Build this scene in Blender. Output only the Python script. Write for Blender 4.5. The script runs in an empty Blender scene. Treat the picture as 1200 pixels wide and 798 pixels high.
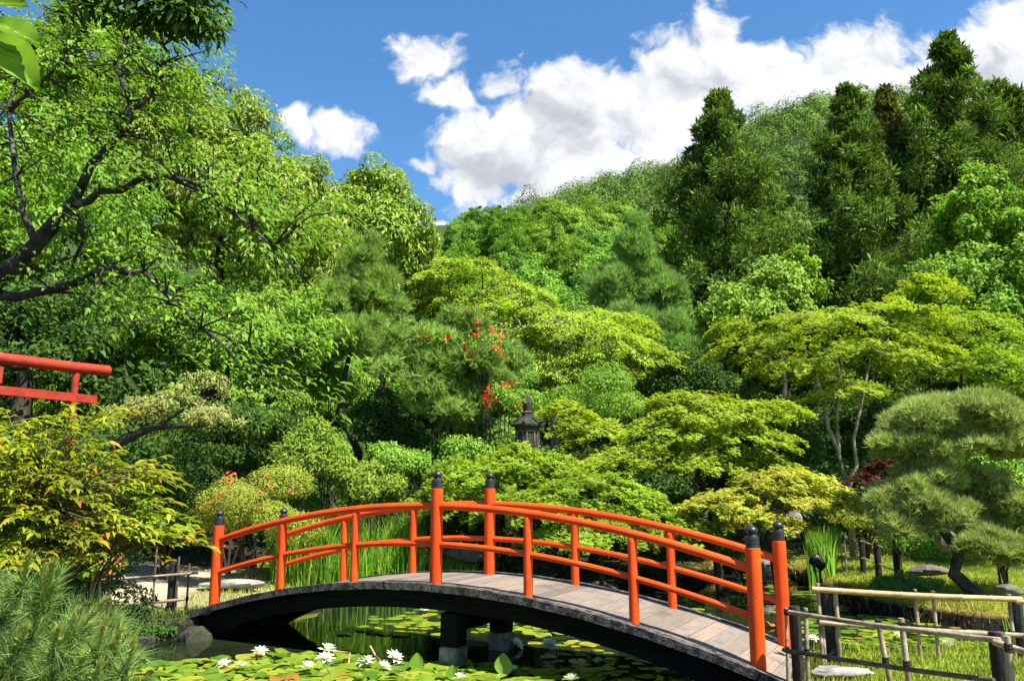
import bpy, math, random
import numpy as np
R = math.radians
SC = bpy.context.scene
COL = SC.collection
rng = np.random.default_rng(7)
random.seed(7)

# ------------------------------------------------------------------ camera, sky, sun, exposure
CAMZ, FPX, PITCH = 1.6, 950.0, 0.1801           # eye height; focal length in pixels of a 1200 px wide frame
cam_d = bpy.data.cameras.new('camera'); cam = bpy.data.objects.new('camera', cam_d); COL.objects.link(cam)
cam_d.sensor_width = 36; cam_d.lens = FPX / 1200 * 36
cam_d.clip_start = .05; cam_d.clip_end = 6000
cam.location = (0, 0, CAMZ); cam.rotation_euler = (R(90) + PITCH, 0, 0)
SC.camera = cam
SC.view_settings.view_transform = 'Standard'; SC.view_settings.look = 'None'
SC.view_settings.gamma = 1; SC.view_settings.use_curve_mapping = False
SC.view_settings.exposure = 1.25
SUN_EL = R(58); sx, sy = .79, -.613
sun_d = bpy.data.lights.new('sun', 'SUN'); sun = bpy.data.objects.new('sun', sun_d); COL.objects.link(sun)
sun_d.energy = 5.0; sun_d.angle = R(.55); sun_d.color = (1, .955, .87)
az = math.atan2(sx, sy)                          # from +Y towards +X
from mathutils import Vector, Matrix
sun.rotation_euler = Vector((sx * math.cos(SUN_EL), sy * math.cos(SUN_EL), math.sin(SUN_EL))).to_track_quat('Z', 'Y').to_euler()
sun.location = (8, -6, 25)
try:
    SC.cycles.max_bounces = 8; SC.cycles.diffuse_bounces = 3; SC.cycles.glossy_bounces = 3
    SC.cycles.transmission_bounces = 4; SC.cycles.transparent_max_bounces = 4
    SC.cycles.use_denoising = True; SC.cycles.caustics_reflective = False; SC.cycles.caustics_refractive = False
except Exception:
    pass

def ray(u, v):
    a = (u - 600) / FPX; b = (399 - v) / FPX
    return np.array([a, math.cos(PITCH) - b * math.sin(PITCH), math.sin(PITCH) + b * math.cos(PITCH)])
def P(u, v, y):
    """world point at ground distance y in the direction of photo pixel (u, v)"""
    d = ray(u, v); return np.array([0, 0, CAMZ]) + d * (y / d[1])
def onz(u, v, z):
    d = ray(u, v); return np.array([0, 0, CAMZ]) + d * ((z - CAMZ) / d[2])

def make_world():
    w = bpy.data.worlds.new('World'); SC.world = w; w.use_nodes = True
    nt = w.node_tree; N = nt.nodes; L = nt.links; N.clear()
    def node(t, **k):
        n = N.new(t)
        for a, b in k.items(): setattr(n, a, b)
        return n
    def math_(op, a, b=None, c=None, clamp=False):
        n = node('ShaderNodeMath', operation=op, use_clamp=clamp)
        for i, q in enumerate((a, b, c)):
            if q is None: continue
            if isinstance(q, (int, float)): n.inputs[i].default_value = q
            else: L.new(q, n.inputs[i])
        return n.outputs[0]
    def vmath(op, a, b=None):
        n = node('ShaderNodeVectorMath', operation=op)
        for i, q in enumerate((a, b)):
            if q is None: continue
            if isinstance(q, (tuple, list)): n.inputs[i].default_value = q
            else: L.new(q, n.inputs[i])
        return n
    out = node('ShaderNodeOutputWorld'); bg = node('ShaderNodeBackground')
    bg.inputs['Strength'].default_value = .1
    sky = node('ShaderNodeTexSky', sky_type='NISHITA'); sky.sun_disc = False
    sky.sun_elevation = SUN_EL; sky.sun_rotation = az
    sky.air_density = 1.0; sky.dust_density = .3; sky.ozone_density = 3.0; sky.altitude = 100
    hs = node('ShaderNodeHueSaturation'); hs.inputs['Saturation'].default_value = 1.22; hs.inputs['Value'].default_value = .9; hs.inputs['Hue'].default_value = .498
    L.new(sky.outputs[0], hs.inputs['Color'])
    tc = node('ShaderNodeTexCoord'); sep = node('ShaderNodeSeparateXYZ'); L.new(tc.outputs['Generated'], sep.inputs[0])
    ys = math_('MAXIMUM', sep.outputs[1], .08)
    px = math_('DIVIDE', sep.outputs[0], ys); pz = math_('DIVIDE', sep.outputs[2], ys)
    comb = node('ShaderNodeCombineXYZ'); L.new(px, comb.inputs[0]); L.new(pz, comb.inputs[1])
    p = comb.outputs[0]
    # ragged edges: warp the coordinates a little
    nz = node('ShaderNodeTexNoise'); nz.inputs['Scale'].default_value = 13; nz.inputs['Detail'].default_value = 3; L.new(p, nz.inputs['Vector'])
    wv = vmath('SUBTRACT', nz.outputs['Color'], (.5, .5, .5)); sc = vmath('MULTIPLY', wv.outputs[0], (.07, .07, 0))
    pw = vmath('ADD', p, sc.outputs[0]).outputs[0]
    blobs = [(640,165,115,80),(565,190,70,55),(720,130,115,65),(700,205,130,55),(825,105,105,72),(846,42,36,42),(905,85,60,44),(985,82,80,52),
             (1060,118,110,52),(1150,80,95,60),(1195,20,55,42),(940,130,110,55),(497,68,44,32),(540,112,42,26),(478,85,28,16),(590,105,36,22),(585,145,48,34),
             (395,158,52,30),(505,190,45,11),(516,264,16,9),(350,150,25,20),(560,155,26,14),
             (1330,80,160,90),(1500,20,220,110),(1750,120,180,70),(-150,60,150,60),(-420,200,160,60),(1250,-260,260,70),(300,-420,240,60)]
    dens = None
    for (u, v, ru, rv) in blobs:
        d = ray(u, v); c = (d[0] / d[1], d[2] / d[1], 0)
        k = ru / FPX / d[1] ; kz = rv / FPX / d[1] ** 2
        s = vmath('SUBTRACT', pw, c); m = vmath('MULTIPLY', s.outputs[0], (1 / k, 1 / kz, 0))
        ln = vmath('LENGTH', m.outputs[0]).outputs['Value']
        b = math_('SUBTRACT', 1.0, ln)
        if ru < 60: b = math_('SUBTRACT', math_('MULTIPLY', b, .75), .06)
        dens = b if dens is None else math_('SMOOTH_MAX', dens, b, .12)
    n2 = node('ShaderNodeTexNoise'); n2.inputs['Scale'].default_value = 11; n2.inputs['Detail'].default_value = 9; n2.inputs['Roughness'].default_value = .58; L.new(pw, n2.inputs['Vector'])
    det = math_('MULTIPLY', math_('SUBTRACT', n2.outputs['Fac'], .5), 2.3)
    n5 = node('ShaderNodeTexNoise'); n5.inputs['Scale'].default_value = 38; n5.inputs['Detail'].default_value = 6; n5.inputs['Roughness'].default_value = .65; L.new(pw, n5.inputs['Vector'])
    tot = math_('ADD', math_('ADD', dens, det), math_('MULTIPLY', math_('SUBTRACT', n5.outputs['Fac'], .5), .55))
    mr = node('ShaderNodeMapRange', interpolation_type='SMOOTHSTEP'); mr.inputs['From Min'].default_value = -.14; mr.inputs['From Max'].default_value = .32
    L.new(tot, mr.inputs['Value'])
    front = node('ShaderNodeMapRange', interpolation_type='SMOOTHSTEP'); front.inputs['From Min'].default_value = .1; front.inputs['From Max'].default_value = .3; L.new(sep.outputs[1], front.inputs['Value'])
    mask = math_('MULTIPLY', mr.outputs[0], front.outputs[0])
    # grey undersides: look a little up-sun in the same noise
    offv = vmath('ADD', pw, (.012, .03, 0)).outputs[0]
    n3 = node('ShaderNodeTexNoise'); n3.inputs['Scale'].default_value = 11; n3.inputs['Detail'].default_value = 9; n3.inputs['Roughness'].default_value = .58; L.new(offv, n3.inputs['Vector'])
    rel = math_('SUBTRACT', n2.outputs['Fac'], n3.outputs['Fac'])
    n4 = node('ShaderNodeTexNoise'); n4.inputs['Scale'].default_value = 4.5; n4.inputs['Detail'].default_value = 4; L.new(vmath('ADD', p, (3.1, 1.7, 0)).outputs[0], n4.inputs['Vector'])
    sh = math_('ADD', math_('MULTIPLY', rel, 1.8), math_('MULTIPLY', math_('SUBTRACT', n4.outputs['Fac'], .5), 1.6))
    sh = math_('ADD', sh, math_('MULTIPLY', math_('SUBTRACT', .55, tot), .35))
    ramp = node('ShaderNodeMapRange', interpolation_type='SMOOTHSTEP'); ramp.inputs['From Min'].default_value = -.44; ramp.inputs['From Max'].default_value = .16
    L.new(sh, ramp.inputs['Value'])
    cc = node('ShaderNodeMix', data_type='RGBA'); cc.inputs['A'].default_value = (2.5, 2.65, 2.95, 1); cc.inputs['B'].default_value = (4.4, 4.45, 4.55, 1)
    L.new(ramp.outputs[0], cc.inputs['Factor'])
    mx = node('ShaderNodeMix', data_type='RGBA'); L.new(mask, mx.inputs['Factor']); L.new(hs.outputs[0], mx.inputs['A']); L.new(cc.outputs['Result'], mx.inputs['B'])
    L.new(mx.outputs['Result'], bg.inputs['Color']); L.new(bg.outputs[0], out.inputs[0])
make_world()

# ------------------------------------------------------------------ materials
class NT:
    def __init__(s, name):
        s.m = bpy.data.materials.new(name); s.m.use_nodes = True
        s.N = s.m.node_tree.nodes; s.L = s.m.node_tree.links; s.N.clear()
        s.out = s.N.new('ShaderNodeOutputMaterial')
    def n(s, t, ins=None, **k):
        q = s.N.new(t)
        for a, b in k.items(): setattr(q, a, b)
        for a, b in (ins or {}).items():
            if hasattr(b, 'is_linked') or isinstance(b, bpy.types.NodeSocket): s.L.new(b, q.inputs[a])
            else: q.inputs[a].default_value = b
        return q
    def mix(s, f, a, b, bt='MIX'):
        q = s.N.new('ShaderNodeMix'); q.data_type = 'RGBA'; q.blend_type = bt
        for k, v in (('Factor', f), ('A', a), ('B', b)):
            if isinstance(v, bpy.types.NodeSocket): s.L.new(v, q.inputs[k])
            else: q.inputs[k].default_value = v if k == 'Factor' else (tuple(v) + (1,))[:4]
        return q.outputs['Result']
    def ramp(s, f, stops):
        q = s.N.new('ShaderNodeValToRGB'); e = q.color_ramp.elements
        while len(e) < len(stops): e.new(.5)
        for el, (p, c) in zip(e, stops): el.position = p; el.color = tuple(c) + (1,)
        s.L.new(f, q.inputs[0]); return q.outputs[0]
    def surf(s, o): s.L.new(o, s.out.inputs['Surface']); return s.m

def leaf_mat(name, c1, c2, c3=None, trans=.35, rough=.45, spec=.3, patch=.5, pscale=.9):
    """per-leaf colour between c1 and c2 (c3 for a few), with slow patches of younger growth"""
    if 'flower' not in name and 'petal' not in name and 'stamen' not in name and 'red' not in name: c1, c2, c3 = [tuple(min(.62, a * k) for a, k in zip(c, (1.36, 1.28, 1.1))) if c else None for c in (c1, c2, c3)]
    t = NT(name)
    g = t.n('ShaderNodeNewGeometry'); tc = t.n('ShaderNodeTexCoord')
    stops = [(0, c1), (.8, c2)] + ([(.93, c2), (.96, c3)] if c3 else [])
    col = t.ramp(g.outputs['Random Per Island'], stops)
    nz = t.n('ShaderNodeTexNoise', {'Vector': tc.outputs['Object'], 'Scale': pscale, 'Detail': 3.0})
    f = t.n('ShaderNodeMapRange', {'Value': nz.outputs['Fac'], 'From Min': .35, 'From Max': .65, 'To Min': 1 - patch * .4, 'To Max': 1 + patch * .4})
    hv = t.n('ShaderNodeHueSaturation', {'Color': col, 'Value': f.outputs[0]})
    p = t.n('ShaderNodeBsdfPrincipled', {'Base Color': hv.outputs[0], 'Roughness': min(.75, rough + .12), 'Specular IOR Level': spec * .55})
    tcol = t.mix(1.0, hv.outputs[0], (1.25, 1.3, .55), 'MULTIPLY')
    tr = t.n('ShaderNodeBsdfTranslucent', {'Color': tcol})
    mx = t.n('ShaderNodeMixShader', {0: trans, 1: p.outputs[0], 2: tr.outputs[0]})
    return t.surf(mx.outputs[0])

def simple_mat(name, c1, c2, scale=8, rough=.8, bump=.3, detail=6, stretch=(1, 1, 1), spec=.3, lo=.35, hi=.65, metal=0, c3=None, scale3=2.5, lo3=.5, hi3=.62, bscale=None):
    t = NT(name); tc = t.n('ShaderNodeTexCoord')
    mp = t.n('ShaderNodeMapping', {'Vector': tc.outputs['Object'], 'Scale': stretch})
    nz = t.n('ShaderNodeTexNoise', {'Vector': mp.outputs[0], 'Scale': float(scale), 'Detail': float(detail), 'Roughness': .62})
    col = t.ramp(nz.outputs['Fac'], [(lo, c1), (hi, c2)])
    if c3:
        n3 = t.n('ShaderNodeTexNoise', {'Vector': tc.outputs['Object'], 'Scale': float(scale3), 'Detail': 5.0})
        f3 = t.n('ShaderNodeMapRange', {'Value': n3.outputs['Fac'], 'From Min': lo3, 'From Max': hi3})
        col = t.mix(f3.outputs[0], col, c3)
    nb = t.n('ShaderNodeTexNoise', {'Vector': mp.outputs[0], 'Scale': float(bscale or scale * 3), 'Detail': 5.0})
    b = t.n('ShaderNodeBump', {'Height': nb.outputs['Fac'], 'Strength': bump, 'Distance': .02})
    p = t.n('ShaderNodeBsdfPrincipled', {'Base Color': col, 'Roughness': rough, 'Specular IOR Level': spec, 'Normal': b.outputs[0], 'Metallic': float(metal)})
    return t.surf(p.outputs[0])

M = {}
M['bark'] = simple_mat('bark', (.018, .014, .01), (.07, .055, .04), 6, .9, .8, stretch=(1, 1, .3))
M['bark_grey'] = simple_mat('bark_grey', (.09, .08, .065), (.24, .22, .19), 7, .9, .6, stretch=(1, 1, .3))
M['bark_pale'] = simple_mat('bark_pale', (.16, .13, .08), (.36, .31, .2), 7, .85, .5, stretch=(1, 1, .3), c3=(.1, .12, .05))
M['bark_cherry'] = simple_mat('bark_cherry', (.012, .01, .008), (.06, .05, .042), 9, .85, .8, stretch=(1, 1, 1), c3=(.13, .13, .11), lo3=.56, hi3=.68, scale3=7)
def vermilion():
    t = NT('vermilion_paint'); tc = t.n('ShaderNodeTexCoord')
    n1 = t.n('ShaderNodeTexNoise', {'Vector': tc.outputs['Object'], 'Scale': 2.4, 'Detail': 4.0})
    col = t.ramp(n1.outputs['Fac'], [(.35, (.70, .056, .004)), (.65, (.86, .088, .005))])
    st = t.n('ShaderNodeMapping', {'Vector': tc.outputs['Object'], 'Scale': (16, 16, 1.6)}); n2 = t.n('ShaderNodeTexNoise', {'Vector': st.outputs[0], 'Scale': 3.0, 'Detail': 6.0, 'Roughness': .7})
    f2 = t.n('ShaderNodeMapRange', {'Value': n2.outputs['Fac'], 'From Min': .52, 'From Max': .72, 'To Max': .5}); col = t.mix(f2.outputs[0], col, (.42, .035, .008))      # grain and grime streaks
    n3 = t.n('ShaderNodeTexNoise', {'Vector': tc.outputs['Object'], 'Scale': 5.5, 'Detail': 7.0, 'Roughness': .7}); f3 = t.n('ShaderNodeMapRange', {'Value': n3.outputs['Fac'], 'From Min': .58, 'From Max': .75, 'To Max': .5}); col = t.mix(f3.outputs[0], col, (.86, .15, .035))   # chalky faded patches
    n4 = t.n('ShaderNodeTexNoise', {'Vector': tc.outputs['Object'], 'Scale': 38.0, 'Detail': 3.0}); f4 = t.n('ShaderNodeMapRange', {'Value': n4.outputs['Fac'], 'From Min': .69, 'From Max': .71, 'To Max': .8}); col = t.mix(f4.outputs[0], col, (.16, .035, .015))   # chips
    b = t.n('ShaderNodeBump', {'Height': n2.outputs['Fac'], 'Strength': .35, 'Distance': .01}); ro = t.n('ShaderNodeMapRange', {'Value': n3.outputs['Fac'], 'To Min': .3, 'To Max': .75})
    return t.surf(t.n('ShaderNodeBsdfPrincipled', {'Base Color': col, 'Roughness': ro.outputs[0], 'Specular IOR Level': .25, 'Normal': b.outputs[0]}).outputs[0])
M['orange'] = vermilion()
M['red_old'] = simple_mat('faded_red_paint', (.26, .022, .008), (.38, .034, .012), 5, .75, .3, c3=(.2, .07, .04), lo3=.6, hi3=.72, scale3=7)
M['finial'] = simple_mat('black_metal_cap', (.012, .012, .013), (.03, .03, .032), 14, .38, .15, spec=.5)
M['black_wood'] = simple_mat('charred_timber', (.003, .003, .0025), (.010, .009, .007), 9, .9, .6, stretch=(.3, .3, 2), spec=.1)
M['post_black'] = simple_mat('charred_post', (.008, .007, .006), (.035, .03, .024), 14, .85, .9, stretch=(3, 3, .35), c3=(.11, .1, .075), lo3=.6, hi3=.7, scale3=5)
M['bamboo'] = simple_mat('dry_bamboo', (.33, .22, .10), (.5, .36, .18), 6, .5, .2, c3=(.3, .2, .08), lo3=.58, hi3=.7, scale3=4)
M['bamboo_grey'] = simple_mat('weathered_bamboo', (.22, .165, .10), (.42, .33, .22), 7, .65, .4, c3=(.1, .075, .045), lo3=.55, hi3=.66, scale3=5)
M['bamboo_dark'] = simple_mat('darkened_bamboo', (.05, .04, .03), (.14, .11, .075), 7, .7, .4)
M['rope'] = simple_mat('black_rope', (.01, .009, .008), (.04, .034, .028), 60, .9, .6)
M['stone'] = simple_mat('stone', (.06, .055, .045), (.2, .185, .15), 4, .9, .8, c3=(.1, .11, .05), lo3=.52, hi3=.66)
M['stone_pale'] = simple_mat('pale_stone', (.15, .14, .12), (.36, .34, .3), 5, .9, .6, c3=(.2, .18, .14), lo3=.58, hi3=.7)
M['stone_dark'] = simple_mat('mossy_lantern_stone', (.018, .017, .013), (.07, .064, .048), 7, .95, .9, c3=(.035, .042, .012), lo3=.5, hi3=.62, scale3=5)
M['concrete'] = simple_mat('wet_concrete', (.09, .09, .07), (.24, .23, .18), 7, .85, .5, c3=(.05, .06, .025), lo3=.45, hi3=.6, scale3=5)
M['lamp_black'] = simple_mat('lamp_black_metal', (.01, .01, .01), (.025, .025, .026), 12, .45, .1)
t = NT('lamp_lens'); M['lens'] = t.surf(t.n('ShaderNodeBsdfPrincipled', {'Base Color': (.25, .28, .3, 1), 'Roughness': .08, 'Specular IOR Level': .8}).outputs[0])

def deck_mat():
    t = NT('weathered_planks'); uv = t.n('ShaderNodeUVMap')
    sp = t.n('ShaderNodeSeparateXYZ', {0: uv.outputs[0]})
    g = t.n('ShaderNodeNewGeometry')
    base = t.ramp(g.outputs['Random Per Island'], [(0, (.15, .122, .094)), (.35, (.235, .188, .146)), (.7, (.19, .164, .138)), (1, (.285, .215, .15))])
    tc = t.n('ShaderNodeTexCoord')
    mp = t.n('ShaderNodeMapping', {'Vector': uv.outputs[0], 'Scale': (26, 1.6, 1)})
    nz = t.n('ShaderNodeTexNoise', {'Vector': mp.outputs[0], 'Scale': 2.2, 'Detail': 7.0, 'Roughness': .65})
    gr = t.n('ShaderNodeMapRange', {'Value': nz.outputs['Fac'], 'From Min': .3, 'From Max': .72, 'To Min': .62, 'To Max': 1.22})
    col = t.n('ShaderNodeHueSaturation', {'Color': base, 'Value': gr.outputs[0]}).outputs[0]
    n3 = t.n('ShaderNodeTexNoise', {'Vector': tc.outputs['Object'], 'Scale': 3.1, 'Detail': 6.0})
    f3 = t.n('ShaderNodeMapRange', {'Value': n3.outputs['Fac'], 'From Min': .54, 'From Max': .7, 'To Max': .55})
    col = t.mix(f3.outputs[0], col, (.07, .06, .05))
    b = t.n('ShaderNodeBump', {'Height': nz.outputs['Fac'], 'Strength': .5, 'Distance': .006})
    return t.surf(t.n('ShaderNodeBsdfPrincipled', {'Base Color': col, 'Roughness': .8, 'Specular IOR Level': .25, 'Normal': b.outputs[0]}).outputs[0])
M['deck'] = deck_mat()
M['deck_edge'] = simple_mat('weathered_edge_board', (.03, .027, .023), (.15, .135, .115), 16, .85, .8, stretch=(1, 1, 1), c3=(.022, .02, .017), lo3=.5, hi3=.58, scale3=11)

# leaves
M['maple'] = leaf_mat('maple_leaves', (.14, .235, .02), (.265, .35, .035), (.36, .36, .05), .42, .5)
M['maple_green'] = leaf_mat('green_maple_leaves', (.12, .22, .02), (.22, .315, .03), None, .42, .5)
M['maple_gold'] = leaf_mat('golden_maple_leaves', (.2, .27, .03), (.34, .35, .05), (.4, .25, .08), .4, .5)
M['maple_red'] = leaf_mat('red_maple_leaves', (.045, .018, .012), (.10, .03, .018), None, .25)
M['camphor'] = leaf_mat('evergreen_oak_leaves', (0.098, 0.195, 0.016), (0.221, 0.325, 0.039), (0.429, 0.468, 0.169), .3, .4, .4, patch=.6)
M['camphor_yellow'] = leaf_mat('evergreen_oak_new_leaves', (.10, .18, .02), (.22, .30, .05), (.36, .38, .14), .3, .4, .4, patch=.6)
M['fresh'] = leaf_mat('fresh_green_leaves', (.08, .18, .018), (.17, .31, .03), (.24, .36, .06), .38, .4, .4)
M['cherry'] = leaf_mat('cherry_leaves', (.06, .15, .012), (.14, .26, .022), (.22, .32, .04), .4, .42, .4)
M['flat'] = leaf_mat('spreading_cherry_leaves', (.16, .26, .03), (.28, .38, .045), None, .38, .5)
M['cedar'] = leaf_mat('cedar_foliage', (.035, .085, .014), (.115, .185, .03), (.19, .25, .05), .22, .6, .2, patch=.9, pscale=.6)
M['cedar_brown'] = leaf_mat('brownish_cedar_foliage', (.06, .07, .018), (.13, .14, .035), None, .22, .6, .2, patch=.8, pscale=.5)
M['forest'] = leaf_mat('wood_leaves', (0.072, 0.184, 0.022), (0.160, 0.304, 0.040), None, .3, .5, .3, patch=.8, pscale=.3)
M['forest2'] = leaf_mat('wood_leaves_yellow', (0.105, 0.210, 0.024), (0.210, 0.330, 0.045), None, .3, .5, .3, patch=.8, pscale=.3)
M['hillwood'] = leaf_mat('hill_wood_leaves', (.055, .12, .032), (.13, .21, .05), None, .15, .7, .05, patch=1.3, pscale=.06)
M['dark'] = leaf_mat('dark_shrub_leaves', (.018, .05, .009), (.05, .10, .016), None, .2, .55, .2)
M['mid'] = leaf_mat('mid_green_shrub_leaves', (0.075, 0.180, 0.018), (0.165, 0.300, 0.030), (0.270, 0.390, 0.060), .3, .4, .4)
M['lime'] = leaf_mat('lime_shrub_leaves', (.08, .16, .014), (.17, .25, .025), (.26, .30, .05), .32, .42, .4)
M['azalea'] = leaf_mat('azalea_leaves', (0.149, 0.218, 0.023), (0.276, 0.322, 0.046), (0.345, 0.345, 0.092), .3, .5, .3)
M['pale'] = leaf_mat('pale_shrub_leaves', (.12, .16, .04), (.25, .27, .09), (.36, .35, .18), .3, .5)
M['pine'] = leaf_mat('pine_needles', (.13, .21, .07), (.29, .36, .14), (.42, .36, .18), .35, .5, .3)
M['pine_soft'] = leaf_mat('soft_pine_needles', (.11, .22, .05), (.22, .335, .09), (.36, .35, .14), .4, .5, .3)
M['pine_blue'] = leaf_mat('bluish_pine_needles', (.10, .21, .06), (.2, .33, .10), None, .38, .5, .3)
M['pine_fg'] = leaf_mat('foreground_pine_needles', (.06, .14, .03), (.15, .24, .06), (.26, .26, .1), .3, .45, .45)
M['candle'] = leaf_mat('pine_candles', (.26, .36, .08), (.40, .46, .15), None, .2, .5, .3)
M['nandina'] = leaf_mat('nandina_leaves', (.11, .19, .012), (.25, .285, .02), (.38, .2, .035), .42, .38, .45, patch=.9, pscale=2.5)
M['bigleaf'] = leaf_mat('broad_backlit_leaves', (.055, .15, .008), (.13, .235, .014), None, .34, .35, .4, patch=.9, pscale=14)
M['reed'] = leaf_mat('iris_blades', (0.088, 0.213, 0.019), (0.188, 0.338, 0.037), (0.275, 0.350, 0.075), .3, .4, .4)
M['grass'] = leaf_mat('lawn_blades', (.12, .2, .022), (.235, .29, .045), (.3, .26, .085), .3, .6, .2, patch=.9, pscale=1.3)
M['grass_dry'] = leaf_mat('dry_bank_blades', (.2, .17, .04), (.36, .3, .08), (.16, .2, .03), .3, .7, .2, patch=.8, pscale=1.5)
M['red_flower'] = leaf_mat('red_azalea_petals', (.68, .015, .012), (.85, .04, .03), None, .3, .5, .2, patch=.2)
M['pink_flower'] = leaf_mat('coral_azalea_petals', (.62, .1, .06), (.75, .2, .12), None, .3, .5, .2, patch=.2)
M['petal'] = leaf_mat('white_petals', (.78, .79, .76), (.86, .86, .84), None, .25, .5, .3, patch=.1)
M['stamen'] = leaf_mat('yellow_stamens', (.7, .42, .03), (.8, .55, .06), None, .2, .6, .2, patch=.1)
M['litter'] = leaf_mat('brown_leaf', (.2, .06, .02), (.34, .12, .04), None, .2, .6, .2)

def pad_mat():
    t = NT('lily_pad'); oi = t.n('ShaderNodeObjectInfo'); g = t.n('ShaderNodeNewGeometry'); tc = t.n('ShaderNodeTexCoord')
    rnd = t.n('ShaderNodeMath', {0: oi.outputs['Random'], 1: g.outputs['Random Per Island']}, operation='ADD')
    rf = t.n('ShaderNodeMath', {0: rnd.outputs[0]}, operation='FRACT')
    col = t.ramp(rf.outputs[0], [(0, (.06, .15, .012)), (.4, (.14, .235, .018)), (.8, (.23, .30, .022)), (.965, (.33, .33, .03)), (.985, (.3, .15, .03))])
    nz = t.n('ShaderNodeTexNoise', {'Vector': tc.outputs['Object'], 'Scale': 9.0, 'Detail': 4.0})
    f = t.n('ShaderNodeMapRange', {'Value': nz.outputs['Fac'], 'From Min': .62, 'From Max': .74, 'To Max': .7})
    col = t.mix(f.outputs[0], col, (.24, .25, .03))
    p = t.n('ShaderNodeBsdfPrincipled', {'Base Color': col, 'Roughness': .32, 'Specular IOR Level': .45})
    tr = t.n('ShaderNodeBsdfTranslucent', {'Color': col})
    return t.surf(t.n('ShaderNodeMixShader', {0: .15, 1: p.outputs[0], 2: tr.outputs[0]}).outputs[0])
M['pad'] = pad_mat()

def water_mat():
    t = NT('pond_water'); tc = t.n('ShaderNodeTexCoord')
    nz = t.n('ShaderNodeTexNoise', {'Vector': tc.outputs['Object'], 'Scale': 2.2, 'Detail': 3.0})
    b = t.n('ShaderNodeBump', {'Height': nz.outputs['Fac'], 'Strength': .12, 'Distance': .03})
    n2 = t.n('ShaderNodeTexNoise', {'Vector': tc.outputs['Object'], 'Scale': .9, 'Detail': 5.0})
    col = t.ramp(n2.outputs['Fac'], [(.4, (.006, .009, .005)), (.65, (.02, .026, .01))])
    return t.surf(t.n('ShaderNodeBsdfPrincipled', {'Base Color': col, 'Roughness': .03, 'IOR': 1.33, 'Normal': b.outputs[0]}).outputs[0])
M['water'] = water_mat()

def ground_mat():
    t = NT('garden_ground'); tc = t.n('ShaderNodeTexCoord'); at = t.n('ShaderNodeAttribute', attribute_name='cover')
    sp = t.n('ShaderNodeSeparateColor', {0: at.outputs['Color']})
    n1 = t.n('ShaderNodeTexNoise', {'Vector': tc.outputs['Object'], 'Scale': 1.3, 'Detail': 8.0, 'Roughness': .65})
    n2 = t.n('ShaderNodeTexNoise', {'Vector': tc.outputs['Object'], 'Scale': 14.0, 'Detail': 6.0, 'Roughness': .7})
    soil = t.ramp(n2.outputs['Fac'], [(.35, (.025, .02, .012)), (.6, (.06, .055, .025)), (.75, (.06, .085, .02))])
    lawn = t.ramp(n1.outputs['Fac'], [(.35, (.14, .19, .02)), (.5, (.22, .25, .035)), (.68, (.3, .26, .075))])
    sand = t.ramp(n2.outputs['Fac'], [(.3, (.33, .26, .16)), (.7, (.52, .43, .29))])
    mossb = t.ramp(n2.outputs['Fac'], [(.3, (.1, .07, .025)), (.55, (.27, .21, .05)), (.75, (.2, .2, .03))])
    c = t.mix(sp.outputs[0], soil, lawn); c = t.mix(sp.outputs[1], c, sand); c = t.mix(sp.outputs[2], c, mossb)
    gp = t.n('ShaderNodeNewGeometry'); gs = t.n('ShaderNodeSeparateXYZ', {0: gp.outputs['Position']}); undercut_shade = t.n('ShaderNodeMapRange', {'Value': gs.outputs[2], 'From Min': -.27, 'From Max': -.33}); c = t.mix(undercut_shade.outputs[0], c, (.016, .013, .009)); fl = t.n('ShaderNodeMapRange', {'Value': gs.outputs[1], 'From Min': 34.0, 'From Max': 48.0}); c = t.mix(fl.outputs[0], c, t.ramp(n1.outputs['Fac'], [(.3, (.02, .04, .01)), (.7, (.05, .085, .02))]))  # low bank darkened: shadow of the undercut edge painted into the soil colour
    b = t.n('ShaderNodeBump', {'Height': n2.outputs['Fac'], 'Strength': .7, 'Distance': .04})
    return t.surf(t.n('ShaderNodeBsdfPrincipled', {'Base Color': c, 'Roughness': .95, 'Specular IOR Level': .1, 'Normal': b.outputs[0]}).outputs[0])
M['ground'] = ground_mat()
M['hill'] = simple_mat('hill_soil', (.02, .035, .012), (.04, .06, .018), .05, .95, .2)

# ------------------------------------------------------------------ object helpers
def tag(o, label=None, cat=None, group=None, kind=None):
    if label: o['label'] = label
    if cat: o['category'] = cat
    if group: o['group'] = group
    if kind: o['kind'] = kind
    return o
def empty(name, loc, label, cat, group=None, rz=0):
    o = bpy.data.objects.new(name, None); COL.objects.link(o); o.empty_display_size = .2
    o.location = tuple(float(q) for q in loc); o.rotation_euler = (0, 0, rz)
    return tag(o, label, cat, group)
def link_mesh(name, me, mat, parent=None, loc=None):
    o = bpy.data.objects.new(name, me); COL.objects.link(o)
    if mat: me.materials.append(mat)
    if parent: o.parent = parent
    if loc is not None: o.location = tuple(float(q) for q in loc)
    return o
def dup(root, loc=None, rz=None, sc=None, label=None, group=None):
    r = root.copy(); COL.objects.link(r)
    if loc is not None: r.location = tuple(float(q) for q in loc)
    if rz is not None: r.rotation_euler = (r.rotation_euler[0], r.rotation_euler[1], rz)
    if sc is not None: r.scale = sc if hasattr(sc, '__len__') else (sc, sc, sc)
    if label: r['label'] = label
    if group: r['group'] = group
    for ch in list(root.children):
        c = ch.copy(); COL.objects.link(c); c.parent = r
        for g in list(ch.children):
            d = g.copy(); COL.objects.link(d); d.parent = c
    return r

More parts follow.
